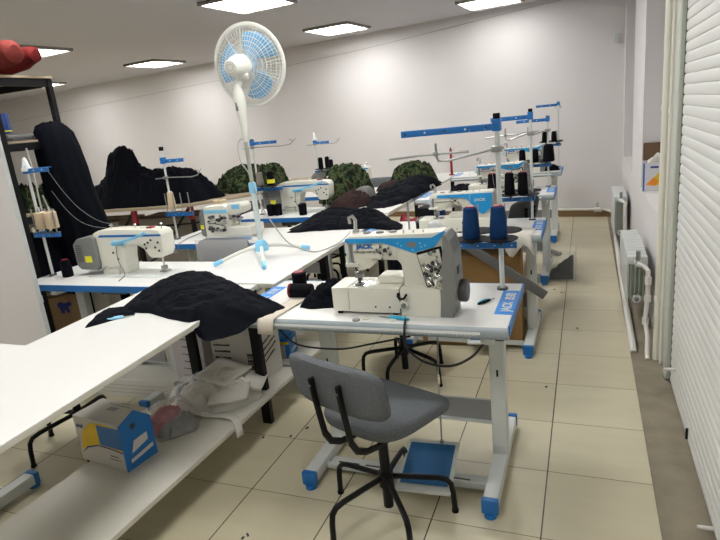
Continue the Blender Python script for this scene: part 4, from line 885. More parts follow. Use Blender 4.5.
def snips(x, y, z, a, label, L=0.11, m=TOOLB):
    t = thing('thread_snips', label, 'snips', (x, y, z), R(a), 'blue thread snips')
    MB().tube([(-L*0.5, 0, 0.006), (-L*0.3, 0.006, 0.007), (0, 0.007, 0.007), (L*0.15, 0.003, 0.006)], 0.0055, m, n=8).tube([(-L*0.5, 0, 0.006), (-L*0.3, -0.007, 0.007), (0, -0.008, 0.007), (L*0.15, -0.003, 0.006)], 0.005, m if 'right' not in label else BLACKP, n=8).build('handle', t)
    MB().prism([(L*0.1, 0.005), (L*0.5, 0.001), (L*0.5, -0.001), (L*0.1, -0.004)], 0.003, 0.006, STEEL, axis='Z').build('blade', t)
    return t
snips(-0.375, 2.215, TZ, 58, 'blue and black thread snips near the right end of the nearest table', 0.10)
snips(-0.70, 1.985, TZ, 170, 'blue thread snips in front of the nearest machine bed', 0.13)
snips(-1.975, 1.845, SZ, 35, 'light blue thread snips on the near cutting table beside the black garment', 0.14, LBLUE)
# cables under and on the nearest table
tag(MB().tube(sm([(-0.655, 1.99, TZ+0.005), (-0.64, 1.935, TZ+0.008), (-0.635, 1.905, TZ-0.01), (-0.63, 1.90, TZ-0.08), (-0.57, 1.92, 0.625), (-0.48, 1.95, 0.60), (-0.40, 1.98, 0.63), (-0.345, 2.0, 0.695)]), 0.005, CABLE, n=8).build('power_cable'), 'black cable hanging in a loop below the front of the nearest table', 'cable')
tag(MB().tube(sm([(-1.30, 2.05, 0.72), (-1.20, 2.0, 0.655), (-1.12, 1.99, 0.628), (-0.95, 1.99, 0.625), (-0.80, 2.0, 0.655), (-0.65, 2.02, 0.685)]), 0.004, CABLE, n=8).build('power_cable'), 'thinner black cable slung under the left half of the nearest table', 'cable')
tag(MB().tube(sm([(-0.39, 3.60, 0.72), (-0.40, 3.62, 0.60), (-0.395, 3.62, 0.45), (-0.40, 3.60, 0.30)]), 0.006, CABLE, n=8).build('power_cable'), 'black cable running down beside the right column of the second table', 'cable')
tag(MB().box((-0.325, 2.155, 0.665), (0.05, 0.02, 0.075), BLACKP, bev=0.006).build('cable_knot'), 'black cable knot hanging at the right column below the nearest table', 'cable')

# ------------------------------------------------------------------ things on the second table
t = thing('black_box', 'black thread box on the left end of the second table', 'box', (-0.965, 3.66, TZ))
MB().bb(-0.09, 0.09, -0.07, 0.07, 0, 0.075, BLACKP, bev=0.006).build('body', t); MB().bb(-0.092, 0.092, -0.072, 0.072, 0.062, 0.078, DGREY, bev=0.003).build('lid', t)
t = thing('black_box', 'smaller black box behind the first one on the second table', 'box', (-1.04, 3.86, TZ))
MB().bb(-0.06, 0.06, -0.05, 0.05, 0, 0.12, BLACKP, bev=0.006).build('body', t); MB().lathe([(0.03, 0), (0.03, 0.02), (0.02, 0.025)], (0, 0, 0.12), DGREY).build('lid', t)
t = thing('motor_unit', 'light grey motor unit left of the second machine head', 'machine', (-0.90, 3.50, TZ))
MB().prism([(-0.05, 0), (0.05, 0), (0.055, 0.05), (0.02, 0.085), (-0.04, 0.08)], -0.04, 0.05, METALW, bev=0.008).build('housing', t); MB().cyl((0.0, -0.05, 0.03), (0.0, -0.04, 0.03), 0.02, DGREY).build('knob', t)
o = heap('red_cloth', [(-1.56, 4.60), (-1.56, 4.82), (-1.40, 4.90), (-1.22, 4.89), (-1.22, 4.62)], 0.302, 0.28, REDP, peaks=((-1.28, 4.82, 0.17, 0.05), (-1.52, 4.72, 0.10, 0.05)), fold=0.03, freq=8, seed=51, N=80, p=6); tag(o, 'bright red cloth heaped in a dark bin under the third table', 'cloth')
t = thing('storage_bin', 'dark storage bin under the left end of the third table, holding red cloth', 'bin', (-1.39, 4.74, 0)); MB().bb(-0.18, 0.18, -0.20, 0.20, 0, 0.30, BLACKP, bev=0.01).build('body', t); MB().bb(-0.19, 0.19, -0.21, 0.21, 0.28, 0.30, DGREY, bev=0.004).build('rim', t)
# small black cloth on farthest table
o = heap('black_cloth', [(-0.42, 6.58), (-0.44, 6.70), (-0.30, 6.74), (-0.26, 6.62)], TZ+0.001, 0.04, BLACKC, fold=0.015, freq=14, seed=55, N=60, K=14); tag(o, 'small black cloth on the right end of the farthest table', 'cloth')
o = heap('black_cloth', [(-1.15, 5.05), (-1.2, 5.3), (-1.0, 5.36), (-0.9, 5.2), (-0.95, 5.02)], TZ+0.001, 0.06, BLACKC, fold=0.02, freq=12, seed=57, N=70, K=16); tag(o, 'black cloth heap left of the yellow-labelled machine', 'cloth')

# ------------------------------------------------------------------ under the second table
def carton(name, label, cat, loc, d, rz, m, marks=None, group=None, lid=True):
    t = thing(name, label, cat, loc, rz, group)
    MB().bb(-d[0]/2, d[0]/2, -d[1]/2, d[1]/2, 0, d[2], m, bev=0.003).build('body', t, smooth=0)
    if lid: MB().bb(-d[0]/2, d[0]/2, -0.025, 0.025, d[2], d[2]+0.0008, mat('packing_tape', (0.45, 0.36, 0.22), 0.3)).build('tape', t, smooth=0)
    return t
t = carton('cardboard_box', 'large ochre cardboard box on the floor behind the nearest table', 'box', (-0.72, 3.72, 0), (0.66, 0.42, 0.62), R(4), CARDO)
tt = MB()
for k in range(3): tt.cyl((-0.21+k*0.055, -0.214, 0.115), (-0.21+k*0.055, -0.2105, 0.115), 0.024, mat('dull_blue_ink', (0.02, 0.08, 0.13), 0.7), n=16)
tt.build('printed_mark', t)
tag(MB().box((-0.455, 3.36, 0.578), (0.57, 0.02, 0.055), mat('grey_profile', (0.10, 0.10, 0.10), 0.45), rot=Matrix.Rotation(R(34.5), 4, 'Y'), bev=0.004).build('grey_profile'), 'dark grey flat profile leaning diagonally below the blue cones', 'profile')
tag(MB().box((-0.33, 5.9, 0.04), (0.22, 0.07, 0.025), mat('grey_profile', (0.12, 0.12, 0.12), 0.45), rot=Matrix.Rotation(R(-30), 4, 'Z') @ Matrix.Rotation(R(12), 4, 'Y'), bev=0.004).build('grey_profile'), 'short dark grey profile end near the foot of the third table', 'profile')
o = heap('tan_scraps', [(-0.5, 3.95), (-0.5, 4.2), (-0.36, 4.25), (-0.32, 3.95)], 0.0, 0.42, CREAMC, fold=0.03, freq=9, seed=61, N=70, p=6); tag(o, 'cream cloth scraps stacked beside the second table column', 'cloth')
# clear acrylic box with dark offcuts
t = thing('acrylic_box', 'clear acrylic box on the tiled floor in the aisle, dark offcuts inside', 'box', (-0.195, 5.10, 0), R(-2))
b = MB(); W_, D_, H_ = 0.115, 0.09, 0.27
for a_ in ((-W_, W_, -D_, -D_+0.004), (-W_, W_, D_-0.004, D_), (-W_, -W_+0.004, -D_+0.004, D_-0.004), (W_-0.004, W_, -D_+0.004, D_-0.004)): b.bb(*a_, 0, H_, CLEAR)
b.bb(-W_, W_, -D_, D_, 0.0, 0.004, CLEAR); b.build('panels', t, smooth=0)
r = MB()
for x, y in ((-W_, -D_), (W_, -D_), (-W_, D_), (W_, D_)): r.bb(x-0.003, x+0.003, y-0.003, y+0.003, 0, H_, mat('acrylic_edge', (0.5, 0.52, 0.52), 0.2))
r.build('edges', t, smooth=0)
o = MB().prism([(-0.295, 0.005), (-0.29, 0.05), (-0.265, 0.075), (-0.24, 0.08), (-0.225, 0.115), (-0.195, 0.125), (-0.18, 0.15), (-0.15, 0.16), (-0.13, 0.185), (-0.098, 0.20), (-0.098, 0.005)], 5.03, 5.16, mat('slate_cloth', (0.010, 0.012, 0.020), 0.85, noise_amt=0.3, scale=50, bump=0.5, spec=0.1), bev=0.008).build('dark_offcuts', smooth=40); tag(o, 'dark slate offcuts stepped up inside the clear acrylic box', 'cloth')
rnd = random.Random(11); d = MB()
for (x, y) in ((-1.41, 2.24), (-1.36, 2.33), (-1.55, 2.2), (-1.25, 1.53), (-1.24, 1.55), (-0.2, 3.0), (-0.3, 4.7), (-0.24, 4.75), (-0.18, 4.68), (-0.05, 3.9), (-1.9, 1.6), (-0.37, 4.62)):
    d.box((x, y, 0.002), (0.012+0.008*rnd.random(), 0.008, 0.004), INK, rz=rnd.random()*3)
tag(d.build('floor_lint', smooth=0), 'scattered dark lint and scraps on the floor tiles', 'lint', kind='stuff')

# ------------------------------------------------------------------ things on the low shelf (z = 0.20)
HZ2 = 0.2
t = thing('white_carton', 'white, blue and yellow product carton lying open on the low shelf', 'carton', (-1.915, 1.65, HZ2), R(-7))
b = MB(); b.bb(-0.165, 0.13, -0.085, 0.075, 0.0, 0.22, CARDW, bev=0.002); b.build('body', t, smooth=0)
MB().prism([(-0.15, 0.05), (-0.10, 0.08), (-0.03, 0.10), (0.06, 0.10), (0.125, 0.092), (0.125, 0.125), (0.02, 0.14), (-0.02, 0.16), (0.0, 0.19), (0.10, 0.205), (0.02, 0.21), (-0.06, 0.20), (-0.12, 0.15)], -0.0865, -0.0848, YELLOW).build('yellow_swoosh', t, smooth=0)
MB().prism([(-0.155, 0.035), (-0.10, 0.072), (-0.03, 0.094), (0.06, 0.094), (0.125, 0.086), (0.125, 0.090), (0.06, 0.099), (-0.03, 0.099), (-0.105, 0.078)], -0.0868, -0.0850, INKB).build('blue_line', t, smooth=0)
MB().bb(-0.01, 0.13, -0.089, -0.084, 0.105, 0.20, mat('dusty_blue_print', (0.04, 0.16, 0.42), 0.5), bev=0.001).build('printed_panel', t, smooth=0)
f = MB(); f.prism([(-0.087, 0.0), (0.077, 0.0), (0.077, 0.185), (0.0, 0.25), (-0.087, 0.215)], 0.1302, 0.134, BLUE, axis='X'); f.cyl((0.1335, -0.02, 0.185), (0.1355, -0.02, 0.185), 0.013, INK)
f.prism([(-0.05, 0.07), (0.04, 0.09), (0.04, 0.125), (-0.03, 0.12)], 0.1335, 0.1352, CARDW, axis='X'); f.prism([(-0.06, 0.03), (0.06, 0.045), (0.06, 0.062), (-0.06, 0.046)], 0.1335, 0.1352, CARDW, axis='X'); f.build('end_flap', t, smooth=0)
q = MB()
for k in range(4): q.prism([(-0.05+k*0.014, 0.0), (-0.045+k*0.014, 0.0), (-0.037+k*0.014, 0.028), (-0.042+k*0.014, 0.028)], 0.2202, 0.2208, INKB, axis='Z')
for k in range(4): q.bb(-0.15+k*0.011, -0.144+k*0.011, -0.0866, -0.0849, 0.165, 0.178+0.004*(k % 2), INKB)
q.bb(-0.08, 0.06, 0.045, 0.047, 0.2202, 0.2208, INK); q.bb(-0.03, 0.03, 0.065, 0.067, 0.2202, 0.2208, INK); q.bb(0.04, 0.09, -0.0866, -0.0849, 0.06, 0.063, INK); q.bb(0.03, 0.10, -0.0866, -0.0849, 0.045, 0.047, INK); q.build('print', t, smooth=0)
t = thing('plastic_bag', 'crumpled clear bag with pink and dark scraps on the low shelf', 'bag', (0, 0, 0))
heap('contents', [(-1.95, 1.82), (-1.97, 1.96), (-1.88, 2.02), (-1.80, 1.96), (-1.77, 1.86), (-1.85, 1.80)], HZ2+0.001, 0.05, PINKC, fold=0.03, freq=16, seed=71, N=70, K=16, parent=t)
heap('dark_scraps', [(-1.86, 1.80), (-1.86, 1.93), (-1.76, 1.97), (-1.73, 1.88), (-1.78, 1.80)], HZ2+0.001, 0.045, DGREY, fold=0.03, freq=16, seed=72, N=70, K=16, parent=t)
heap('bag_film', [(-1.99, 1.80), (-2.02, 1.98), (-1.90, 2.08), (-1.76, 2.03), (-1.70, 1.90), (-1.80, 1.77)], HZ2+0.002, 0.075, FILM, fold=0.03, freq=14, seed=73, N=90, K=20, parent=t)
rnd = random.Random(4)
def sheet_pack(label, c, d, a, m=WHITEC, z=HZ2, tilt=(0, 0), seed=1, name='cloth_piece'):
    rows = []
    for i in range(9):
        row = []
        for j in range(9):
            u, v = (i/8-0.5)*d[0], (j/8-0.5)*d[1]
            row.append((u, v, 0.010*fbm(u*9+seed, v*9, seed)+tilt[0]*u+tilt[1]*v))
        rows.append(row)
    o = cloth_sheet(name, rows, m, th=d[2]); o.location = (c[0], c[1], z); o.rotation_euler = (0, 0, R(a)); tag(o, label, 'cloth', 'white cloth pieces on the low shelf'); return o
heapm = heap('white_scrap_pile', [(-2.0, 2.06), (-2.02, 2.22), (-1.93, 2.36), (-1.70, 2.44), (-1.60, 2.36), (-1.56, 2.22), (-1.62, 2.10), (-1.75, 2.04), (-1.90, 2.0)], HZ2+0.001, 0.05, WHITEC, peaks=((-1.72, 2.25, 0.06, 0.10),), fold=0.03, freq=13, ang=20, seed=75, N=120, K=26, rag=0.04)
tag(heapm, 'pile of crumpled white cloth scraps on the low shelf', 'cloth pile')
sheet_pack('folded white cloth square lying on top of the scrap pile', (-1.77, 2.25), (0.23, 0.20, 0.012), -12, z=HZ2+0.125, tilt=(-0.05, 0.12), seed=3)
sheet_pack('white cloth piece slipping off the front of the scrap pile', (-1.66, 2.13), (0.20, 0.12, 0.010), 22, z=HZ2+0.075, tilt=(0.1, 0.25), seed=5)
sheet_pack('white cloth piece tucked at the right of the scrap pile', (-1.60, 2.28), (0.10, 0.16, 0.012), 15, z=HZ2+0.09, tilt=(-0.3, 0.1), seed=7)
rows = []
for i, (x, y, z) in enumerate(((-1.88, 2.06, 0.215), (-1.80, 2.03, 0.212), (-1.72, 2.02, 0.212), (-1.63, 2.03, 0.213), (-1.575, 2.02, 0.213), (-1.540, 1.99, 0.207), (-1.525, 1.975, 0.175), (-1.52, 1.97, 0.15))):
    rows.append([(x+0.01*j/4, y-0.02+0.04*j/4, z) for j in range(5)])
o = cloth_sheet('white_strap', rows, WHITEC, th=0.003); tag(o, 'white cloth strap hanging over the front edge of the low shelf', 'strap')
o = heap('teal_film', [(-1.97, 2.22), (-1.96, 2.34), (-1.87, 2.38), (-1.84, 2.28)], HZ2+0.05, 0.04, TEAL, fold=0.02, freq=16, seed=77, N=60, K=14); tag(o, 'teal plastic film poking out behind the white scraps', 'film')
o = heap('plastic_bag', [(-2.04, 2.10), (-2.06, 2.28), (-1.98, 2.36), (-1.88, 2.28), (-1.90, 2.10)], HZ2+0.002, 0.06, FILM, fold=0.03, freq=15, seed=79, N=80, K=18); tag(o, 'clear film bag left of the white scraps on the low shelf', 'bag')
# white cartons
def txt_rows(t, face, x0, z0, n, wid, h, gap, seed, loc, shear=0.0):
    rnd = random.Random(seed)
    for r in range(n):
        q = MB(); x = x0 + rnd.random()*0.02; z = z0 - r*gap; xa = x
        while x < x0+wid-0.02*rnd.random():
            ww = 0.006+0.008*rnd.random()
            zz = z+shear*(x-x0); hh = h*(0.6+0.4*rnd.random())
            if face == 'y': q.bb(x, x+ww, -0.0012, 0.0, zz, zz+hh, INK)
            else: q.bb(0, 0.0012, x, x+ww, zz, zz+hh, INK)
            x += ww+0.001
        o = q.build('text_line', t, smooth=0); o.location = loc
t = carton('white_carton', 'larger white carton with black printed lines, standing upright at the shelf back', 'carton', (-1.80, 2.53, HZ2), (0.33, 0.20, 0.27), R(-4), CARDW, lid=False)
txt_rows(t, 'y', -0.15, 0.19, 4, 0.13, 0.012, 0.038, 3, (0, -0.101, 0), 0.05)
q = MB(); [q.bb(0.05+0, 0.10, -0.0012, 0, 0.05+k*0.012, 0.054+k*0.012+0.003*(k % 3), INK) for k in range(10)]; o = q.build('barcode', t, smooth=0); o.location = (0.03, -0.101, 0)
txt_rows(t, 'x', -0.07, 0.20, 4, 0.13, 0.012, 0.035, 9, (0.1655, 0, 0), 0.35)
t = carton('white_carton', 'white carton left of the black table leg on the low shelf', 'carton', (-2.13, 2.50, 0.155), (0.20, 0.16, 0.34), R(6), mat('lilac_white_card', (0.55, 0.51, 0.53), 0.7), lid=False)
txt_rows(t, 'y', -0.05, 0.27, 6, 0.10, 0.006, 0.045, 13, (0, -0.081, 0), -0.1)
MB().bb(-0.11, 0.11, -0.09, 0.10, -0.155, 0, BLACK).build('stand', t, smooth=0)
t = thing('blue_carton', 'blue and white product carton with yellow band at the back end of the shelf', 'carton', (-1.745, 2.78, HZ2), R(10))
MB().bb(-0.10, 0.10, -0.07, 0.07, 0, 0.12, BLUE, bev=0.002).build('body', t, smooth=0); MB().bb(-0.09, 0.07, -0.0715, -0.0695, 0.005, 0.085, CARDW).bb(-0.10, 0.098, -0.0715, -0.0695, 0.09, 0.108, YELLOW).build('front_print', t, smooth=0)
MB().bb(0.0985, 0.1015, -0.04, 0.05, 0.03, 0.05, CARDW).bb(0.0985, 0.1015, -0.01, 0.04, 0.065, 0.10, CARDW).build('side_print', t, smooth=0)
o = heap('blue_cloth', [(-1.83, 2.72), (-1.83, 2.85), (-1.69, 2.86), (-1.65, 2.74), (-1.72, 2.71)], HZ2+0.122, 0.06, mat('royal_blue_cloth', (0.02, 0.16, 0.42), 0.6), fold=0.015, freq=14, seed=83, N=70, K=16); tag(o, 'blue plastic cloth bunched on the blue carton', 'cloth')
MB().bb(-1.88, -1.52, 2.65, 3.0, 0.178, 0.199, SHELFW).build('shelf_extension', s2, smooth=0)
t = thing('black_adapter', 'black power adapter hanging under the left end of the nearest table', 'adapter', (-1.33, 2.30, 0.60)); MB().bb(-0.06, 0.06, -0.03, 0.03, 0, 0.05, BLACKP, bev=0.006).build('body', t); MB().tube(sm([(0.02, 0, 0.05), (0.03, 0, 0.09), (0.02, 0.0, 0.13)]), 0.004, CABLE).build('cord', t)
t = carton('long_white_carton', 'long flat white carton on the floor behind the low shelf', 'carton', (-2.62, 2.55, 0), (0.62, 0.22, 0.12), R(3), mat('pale_card', (0.60, 0.585, 0.53), 0.7), lid=False)
q = MB()
for k in range(3): q.bb(-0.25, 0.25, -0.1112, -0.11, 0.03+k*0.025, 0.033+k*0.025, mat('faint_print', (0.35, 0.34, 0.32), 0.7))
q.prism([(-0.23, 0.07), (-0.21, 0.07), (-0.19, 0.10), (-0.21, 0.10)], -0.1115, -0.1105, INKB); q.build('print', t, smooth=0)

# ------------------------------------------------------------------ white partition panel, left edge
t = thing('partition_panel', 'tall plain white panel standing at the left edge of the photo', 'panel', (-3.60, 2.21, 0), 0)
MB().bb(-0.65, 0.67, -0.012, 0.012, 0.0, 1.95, mat('panel_white', (0.70, 0.68, 0.68), 0.6)).build('board', t, smooth=0)
MB().bb(0.67, 0.675, -0.013, 0.013, 0.0, 1.95, METALW).build('edge_strip', t, smooth=0); MB().bb(0.675, 0.685, -0.01, 0.01, 0.70, 0.74, METALW).build('hinge', t, smooth=0)

# ------------------------------------------------------------------ black rack
t = thing('storage_rack', 'black steel storage rack at the left with wooden shelves', 'rack', (-3.5, 2.67, 0))
RW, RD, RH = -1.05, 0.45, 2.02
for x, y in ((0, 0), (0, RD), (RW, 0), (RW, RD)): MB().bb(x-0.018, x+0.018, y-0.018, y+0.018, 0, RH, BLACK, bev=0.002).build('post', t, smooth=0)
for z in (RH-0.02, 1.585, 1.10, 0.62, 0.16):
    f = MB(); f.bb(RW, 0, -0.018, 0.0, z-0.03, z+0.02, BLACK); f.bb(RW, 0, RD, RD+0.018, z-0.03, z+0.02, BLACK); f.bb(-0.01, 0.012, 0, RD, z-0.03, z+0.02, BLACK); f.bb(RW-0.012, RW+0.01, 0, RD, z-0.03, z+0.02, BLACK); f.build('shelf_frame', t, smooth=0)
    MB().bb(RW-0.02, 0.03 if z > 1.9 else -0.005, -0.02, RD+0.02, z+0.02, z+0.036, TAN, bev=0.002).build('shelf_board', t, smooth=0)
# roll on top of rack
p = [(-4.4, 2.95, 2.15), (-4.1, 2.95, 2.14), (-3.75, 2.96, 2.13), (-3.50, 2.96, 2.145), (-3.44, 2.96, 2.155), (-3.38, 2.96, 2.16), (-3.365, 2.96, 2.16)]
tag(MB().tube(p, [0.09, 0.09, 0.085, 0.075, 0.062, 0.052, 0.030], REDC, n=18, flat=0.95).build('red_roll'), 'dull red rolled bundle lying on top of the black rack', 'roll')
tag(MB().tube([(-4.1, 2.74, 2.142), (-3.60, 2.73, 2.142), (-3.36, 2.73, 2.145), (-3.29, 2.73, 2.148), (-3.27, 2.73, 2.148)], [0.086, 0.086, 0.08, 0.07, 0.04], mat('brick_red_cloth', (0.13, 0.022, 0.018), 0.8, spec=0.1, noise_amt=0.25, scale=14, bump=0.2), n=18).build('red_roll'), 'brighter red rolled bundle at the front edge of the rack top', 'roll')
t = thing('blue_pack', 'blue packet with a yellow stripe standing on the rack shelf', 'packet', (-3.66, 2.76, 1.675), R(35)); MB().bb(-0.09, 0.09, -0.03, 0.03, 0, 0.13, mat('packet_blue', (0.02, 0.07, 0.30), 0.5), bev=0.002).build('body', t); MB().bb(-0.091, 0.091, -0.031, 0.031, 0.012, 0.022, YLABEL).build('stripe', t)
for k, l in enumerate(('lower', 'upper')):
    tag(MB().box((-3.60, 2.83, 1.633+0.021*k), (0.17, 0.20-0.02*k, 0.019), (DGREY, GREY)[k], rz=R(8-12*k), bev=0.003).build('folder'), l+' grey folder lying on the rack shelf beside the blue packet', 'folder')
o = bundle([(-3.9, 2.74), (-3.9, 3.05), (-3.7, 3.08), (-3.54, 3.05), (-3.53, 2.80), (-3.7, 2.72)], 0.10, (), 91, 'dark camouflage bundle on the rack shelf behind the cream spools', z=1.137)
tag(MB().cyl((-3.95, 2.98, 1.03), (-3.44, 2.98, 1.03), 0.03, CARDW, n=18).cyl((-3.44, 2.98, 1.03), (-3.435, 2.98, 1.03), 0.02, CARDD).bb(-3.9, -3.88, 2.95, 3.01, 0.66, 1.0, TAN).bb(-3.56, -3.54, 2.95, 3.01, 0.66, 1.0, TAN).build('paper_roll'), 'white paper roll held across the rack behind the cream spools', 'roll')
o = heap('dark_cloth_stack', [(-4.3, 2.72), (-4.3, 3.08), (-3.53, 3.08), (-3.53, 2.72)], 0.657, 0.26, BLACKC, fold=0.03, freq=8, seed=93, N=110, p=9); tag(o, 'black cloth stacked on the middle rack shelf beside the white panel', 'cloth')
t = carton('cardboard_box', 'brown cardboard box with a blue logo on the bottom rack shelf', 'box', (-3.72, 2.93, 0.198), (0.34, 0.24, 0.30), R(38), CARD)
MB().bb(-0.12, -0.04, -0.1215, -0.12, 0.235, 0.248, CARDW).bb(-0.12, -0.04, -0.1215, -0.12, 0.205, 0.222, CARDW).build('paper_label', t, smooth=0)
q = MB(); q.cyl((0.055, -0.1225, 0.235), (0.055, -0.12, 0.235), 0.022, INKB, n=14); q.prism([(0.04, 0.235), (0.12, 0.25), (0.13, 0.225), (0.10, 0.21), (0.11, 0.17), (0.09, 0.165), (0.08, 0.20), (0.07, 0.165), (0.05, 0.17)], -0.122, -0.12, INKB); q.build('blue_logo', t, smooth=0)
t = thing('cord_loop', 'grey-white cord loop hanging from the rack shelf', 'cord', (0, 0, 0)); MB().tube(sm([(-3.47, 2.80, 1.57), (-3.46, 2.80, 1.40), (-3.455, 2.79, 1.20), (-3.455, 2.80, 1.08), (-3.45, 2.84, 1.12), (-3.45, 2.82, 1.25)]), 0.006, CABLEW, n=6).build('cord', t)

# big hanging black garment
zs = [1.725, 1.70, 1.65, 1.55, 1.40, 1.25, 1.12, 1.0, 0.86, 0.7, 0.5, 0.25, 0.02]
Lx = [-3.55, -3.60, -3.625, -3.635, -3.64, -3.64, -3.65, -3.66, -3.67, -3.68, -3.69, -3.70, -3.70]
Rx = [-3.44, -3.40, -3.365, -3.335, -3.31, -3.285, -3.25, -3.215, -3.19, -3.18, -3.18, -3.17, -3.17]
vs = []; fs = []; n = 64; yc = 3.06
for k, z in enumerate(zs):
    cx = (Lx[k]+Rx[k])/2; hw = (Rx[k]-Lx[k])/2; hd = (0.035 if k == 0 else 0.075+0.012*min(k, 3))
    for i in range(n):
        a = 2*PI*i/n; f = 1+0.10*ridge(fbm(math.cos(a)*2.2, math.sin(a)*2.2, z*0.8+3, 3))*min(1, k/2)
        vs.append((cx+math.cos(a)*hw*f, yc+math.sin(a)*hd*(1+ (f-1)*3.0), z+0.012*math.sin(a*5)*(k < 2)))
for k in range(len(zs)-1):
    for i in range(n): fs.append((k*n+i, k*n+(i+1) % n, (k+1)*n+(i+1) % n, (k+1)*n+i))
fs += [tuple(range(n)), tuple(range((len(zs)-1)*n, len(zs)*n))[::-1]]
mb = MB(); mb.add(vs, fs, BLACKC); o = mb.build('hanging_garment', smooth=180); tag(o, 'long black garment hung over the right rear corner of the rack', 'garment')
th = thing('hanging_threads', 'two slack pale threads hanging from the far-left stand to the lockstitch machine', 'thread')
MB().tube(sm([(-3.05, 2.57, 1.42), (-2.98, 2.59, 1.28), (-2.90, 2.6, 1.18), (-2.80, 2.62, 1.10), (-2.72, 2.64, 1.07), (-2.64, 2.66, 1.05)]), 0.0014, GREY, n=5).build('thread', th)
MB().tube(sm([(-3.06, 2.57, 1.30), (-3.0, 2.59, 1.18), (-2.92, 2.6, 1.10), (-2.84, 2.62, 1.06), (-2.76, 2.64, 1.045)]), 0.0014, GREY, n=5).build('thread', th)

# ------------------------------------------------------------------ back-left work bench with cloth heaps
BZ = 0.80
t = thing('work_bench', 'long tan-topped bench on dark trestle legs along the back left', 'bench', (0, 0, 0))
MB().prism([(-7.0, 4.9), (-4.18, 5.08), (-3.15, 6.55), (-3.3, 7.3), (-7.0, 7.0)], BZ-0.03, BZ, TAN, bev=0.003, axis='Z').build('benchtop', t, smooth=0)
for x, y in ((-4.9, 5.15), (-4.25, 5.35), (-3.55, 6.35), (-6.3, 5.1)):
    MB().bb(x-0.02, x+0.02, y-0.02, y+0.02, 0, BZ-0.03, BLACK).build('leg', t, smooth=0)
    MB().tube([(x-0.02, y, BZ-0.05), (x-0.45, y+0.03, 0.30)], 0.014, BLACK, n=6).build('brace', t)
    MB().bb(x-0.03, x+0.03, y-0.03, y+0.01, BZ-0.20, BZ-0.035, REDP, bev=0.003).build('red_bracket', t, smooth=0)
MB().tube([(-6.3, 5.1, 0.55), (-4.9, 5.15, 0.55), (-4.25, 5.35, 0.55), (-3.55, 6.35, 0.55)], 0.012, BLACK, n=6).build('rail', t)
MB().tube([(-4.9, 5.12, 0.10), (-4.25, 5.33, 0.40)], 0.012, BLACK, n=6).build('brace', t)
for x, y, dx, h, a, l in ((-4.8, 5.75, 0.9, 0.60, 4, 'wide taupe carton under the bench, left of the red brackets'), (-3.95, 6.25, 0.6, 0.62, 50, 'taupe carton under the slanting end of the bench'), (-5.95, 5.7, 0.9, 0.58, 2, 'taupe carton at the far left under the bench')):
    carton('carton', l, 'carton', (x, y, 0), (dx, 0.5, h), R(a), TAUPE)
PX = ((-6.2, 0.0), (-5.9, 0.02), (-5.6, 0.10), (-5.42, 0.20), (-5.32, 0.30), (-5.26, 0.50), (-5.18, 0.56), (-5.04, 0.55), (-4.98, 0.32), (-4.80, 0.24), (-4.50, 0.28), (-4.32, 0.22), (-4.12, 0.12), (-3.93, 0.05), (-3.6, 0.0))
def pile(x, y):
    h = 0.0
    for (a, ha), (b, hb) in zip(PX, PX[1:]):
        if a <= x <= b: h = ha + (hb-ha)*(x-a)/(b-a)
    return min(h, 0.24)*math.exp(-((y-5.45)/0.36)**4) + max(0.0, h-0.24)*math.exp(-((y-5.36)/0.17)**4)
bundle([(-5.95, 5.1), (-5.9, 5.9), (-5.3, 6.2), (-4.6, 6.1), (-4.15, 5.85), (-3.95, 5.65), (-4.15, 5.28), (-4.6, 5.12), (-5.3, 5.05)], 0.07, pile, 101, 'huge dark heap of black garments on the back-left bench', z=BZ+0.001, m=BLACKC, name='garment_heap', p=5.5, group='cloth heaps on the back bench', N=240, K=60, rag=0.015, fold=0.055)
bundle([(-4.35, 5.95), (-4.45, 6.25), (-4.1, 6.6), (-3.7, 6.6), (-3.55, 6.3), (-3.68, 6.0), (-4.0, 5.85)], 0.17, ((-4.0, 6.2, 0.06, 0.16),), 105, 'camouflage cloth heap on the slanting bench end, left of the fan pole', z=BZ+0.001, N=120, K=30)
bundle([(-4.2, 6.68), (-4.3, 6.95), (-4.05, 7.0), (-3.78, 6.95), (-3.78, 6.72)], 0.17, (), 107, 'dark camouflage heap just right of the fan pole', z=BZ+0.001, N=80, K=20)
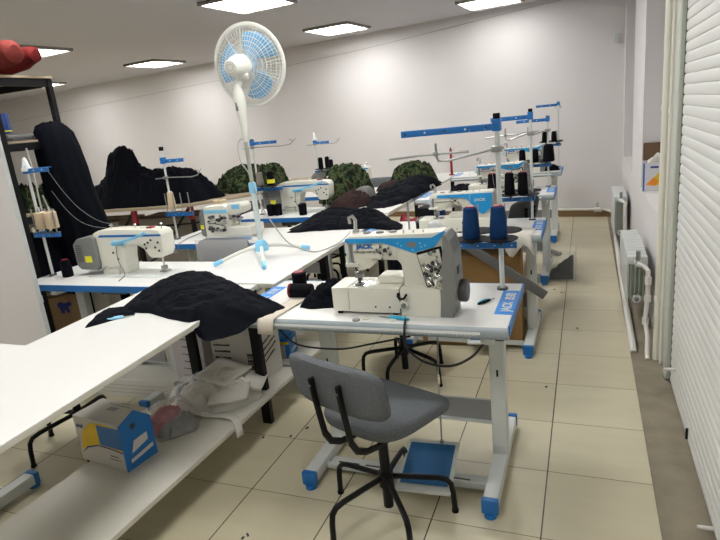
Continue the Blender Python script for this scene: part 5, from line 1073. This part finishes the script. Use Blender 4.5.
# cardboard and clothes under the first left machine table
t = carton('cardboard_box', 'beige cardboard box behind the first left machine table', 'box', (-3.03, 3.24, 0), (0.55, 0.25, 0.56), R(2), mat('beige_cardboard', (0.46, 0.36, 0.24), 0.85))
t = thing('hanging_cloths', 'black and beige cloths hanging below the first left machine table', 'cloth', (-2.98, 2.80, 0))
for k, (x, z0, z1, m) in enumerate(((-0.10, 0.58, 0.70, CREAMC), (-0.03, 0.46, 0.66, BLACKC), (0.06, 0.50, 0.68, BLACKC), (0.0, 0.62, 0.70, CREAMC))):
    rows = [[(x+0.06*j/4, 0.012*math.sin(j*2+i)+0.01*k, z1+(z0-z1)*i/5) for j in range(5)] for i in range(6)]
    cloth_sheet('cloth', rows, m, t, th=0.006)
t = thing('control_box', 'beige machine control box on the left leg of the first left table', 'control box', (-2.97, 2.72, 0.28)); MB().bb(-0.08, 0.07, -0.05, 0.05, 0, 0.40, mat('control_beige', (0.42, 0.40, 0.34), 0.5), bev=0.008).build('housing', t); MB().bb(-0.05, 0.04, -0.054, -0.049, 0.06, 0.16, mat('dark_panel', (0.12, 0.12, 0.11), 0.5), bev=0.002).build('vent', t)

# ------------------------------------------------------------------ box on the window sill
t = thing('open_carton', 'open white carton with orange and yellow print on the window sill', 'carton', (0.50, 4.95, 0.777), R(-4))
b = MB(); W_, D_, H_ = 0.085, 0.10, 0.215
for a_ in ((-W_, W_, -D_, -D_+0.003), (-W_, W_, D_-0.003, D_), (-W_, -W_+0.003, -D_+0.003, D_-0.003), (W_-0.003, W_, -D_+0.003, D_-0.003)): b.bb(*a_, 0, H_, mat('sill_card', (0.66, 0.66, 0.70), 0.6))
b.bb(-W_, W_, -D_, D_, 0, 0.003, CARD); b.build('body', t, smooth=0)
MB().box((0, D_+0.012, H_+0.065), (W_*2, 0.003, 0.14), CARDD, rot=Matrix.Rotation(R(-8), 4, 'X')).build('raised_flap', t, smooth=0)
MB().prism([(-0.065, 0.05), (0.04, 0.16), (0.075, 0.17), (0.06, 0.06), (0.0, 0.04)], -D_-0.0012, -D_, YELLOW).prism([(-0.065, 0.05), (-0.01, 0.105), (0.02, 0.07), (0.0, 0.04)], -D_-0.002, -D_-0.001, ORANGE).build('front_print', t, smooth=0)
MB().bb(-W_, -W_+0.012, -D_-0.001, -D_, 0, H_, BLUE).bb(W_-0.012, W_, -D_-0.001, -D_, 0, 0.06, BLUE).bb(-0.035, 0.02, -D_-0.001, -D_, 0.175, 0.19, INKB).build('blue_print', t, smooth=0)
o = heap('white_tissue', [(0.43, 4.88), (0.43, 5.02), (0.57, 5.02), (0.57, 4.88)], 0.785, 0.20, WHITEC, peaks=((0.52, 4.93, 0.06, 0.03),), fold=0.015, freq=20, seed=121, N=60, K=16, rag=0.0, p=8); tag(o, 'white tissue sticking out of the open carton on the sill', 'tissue')
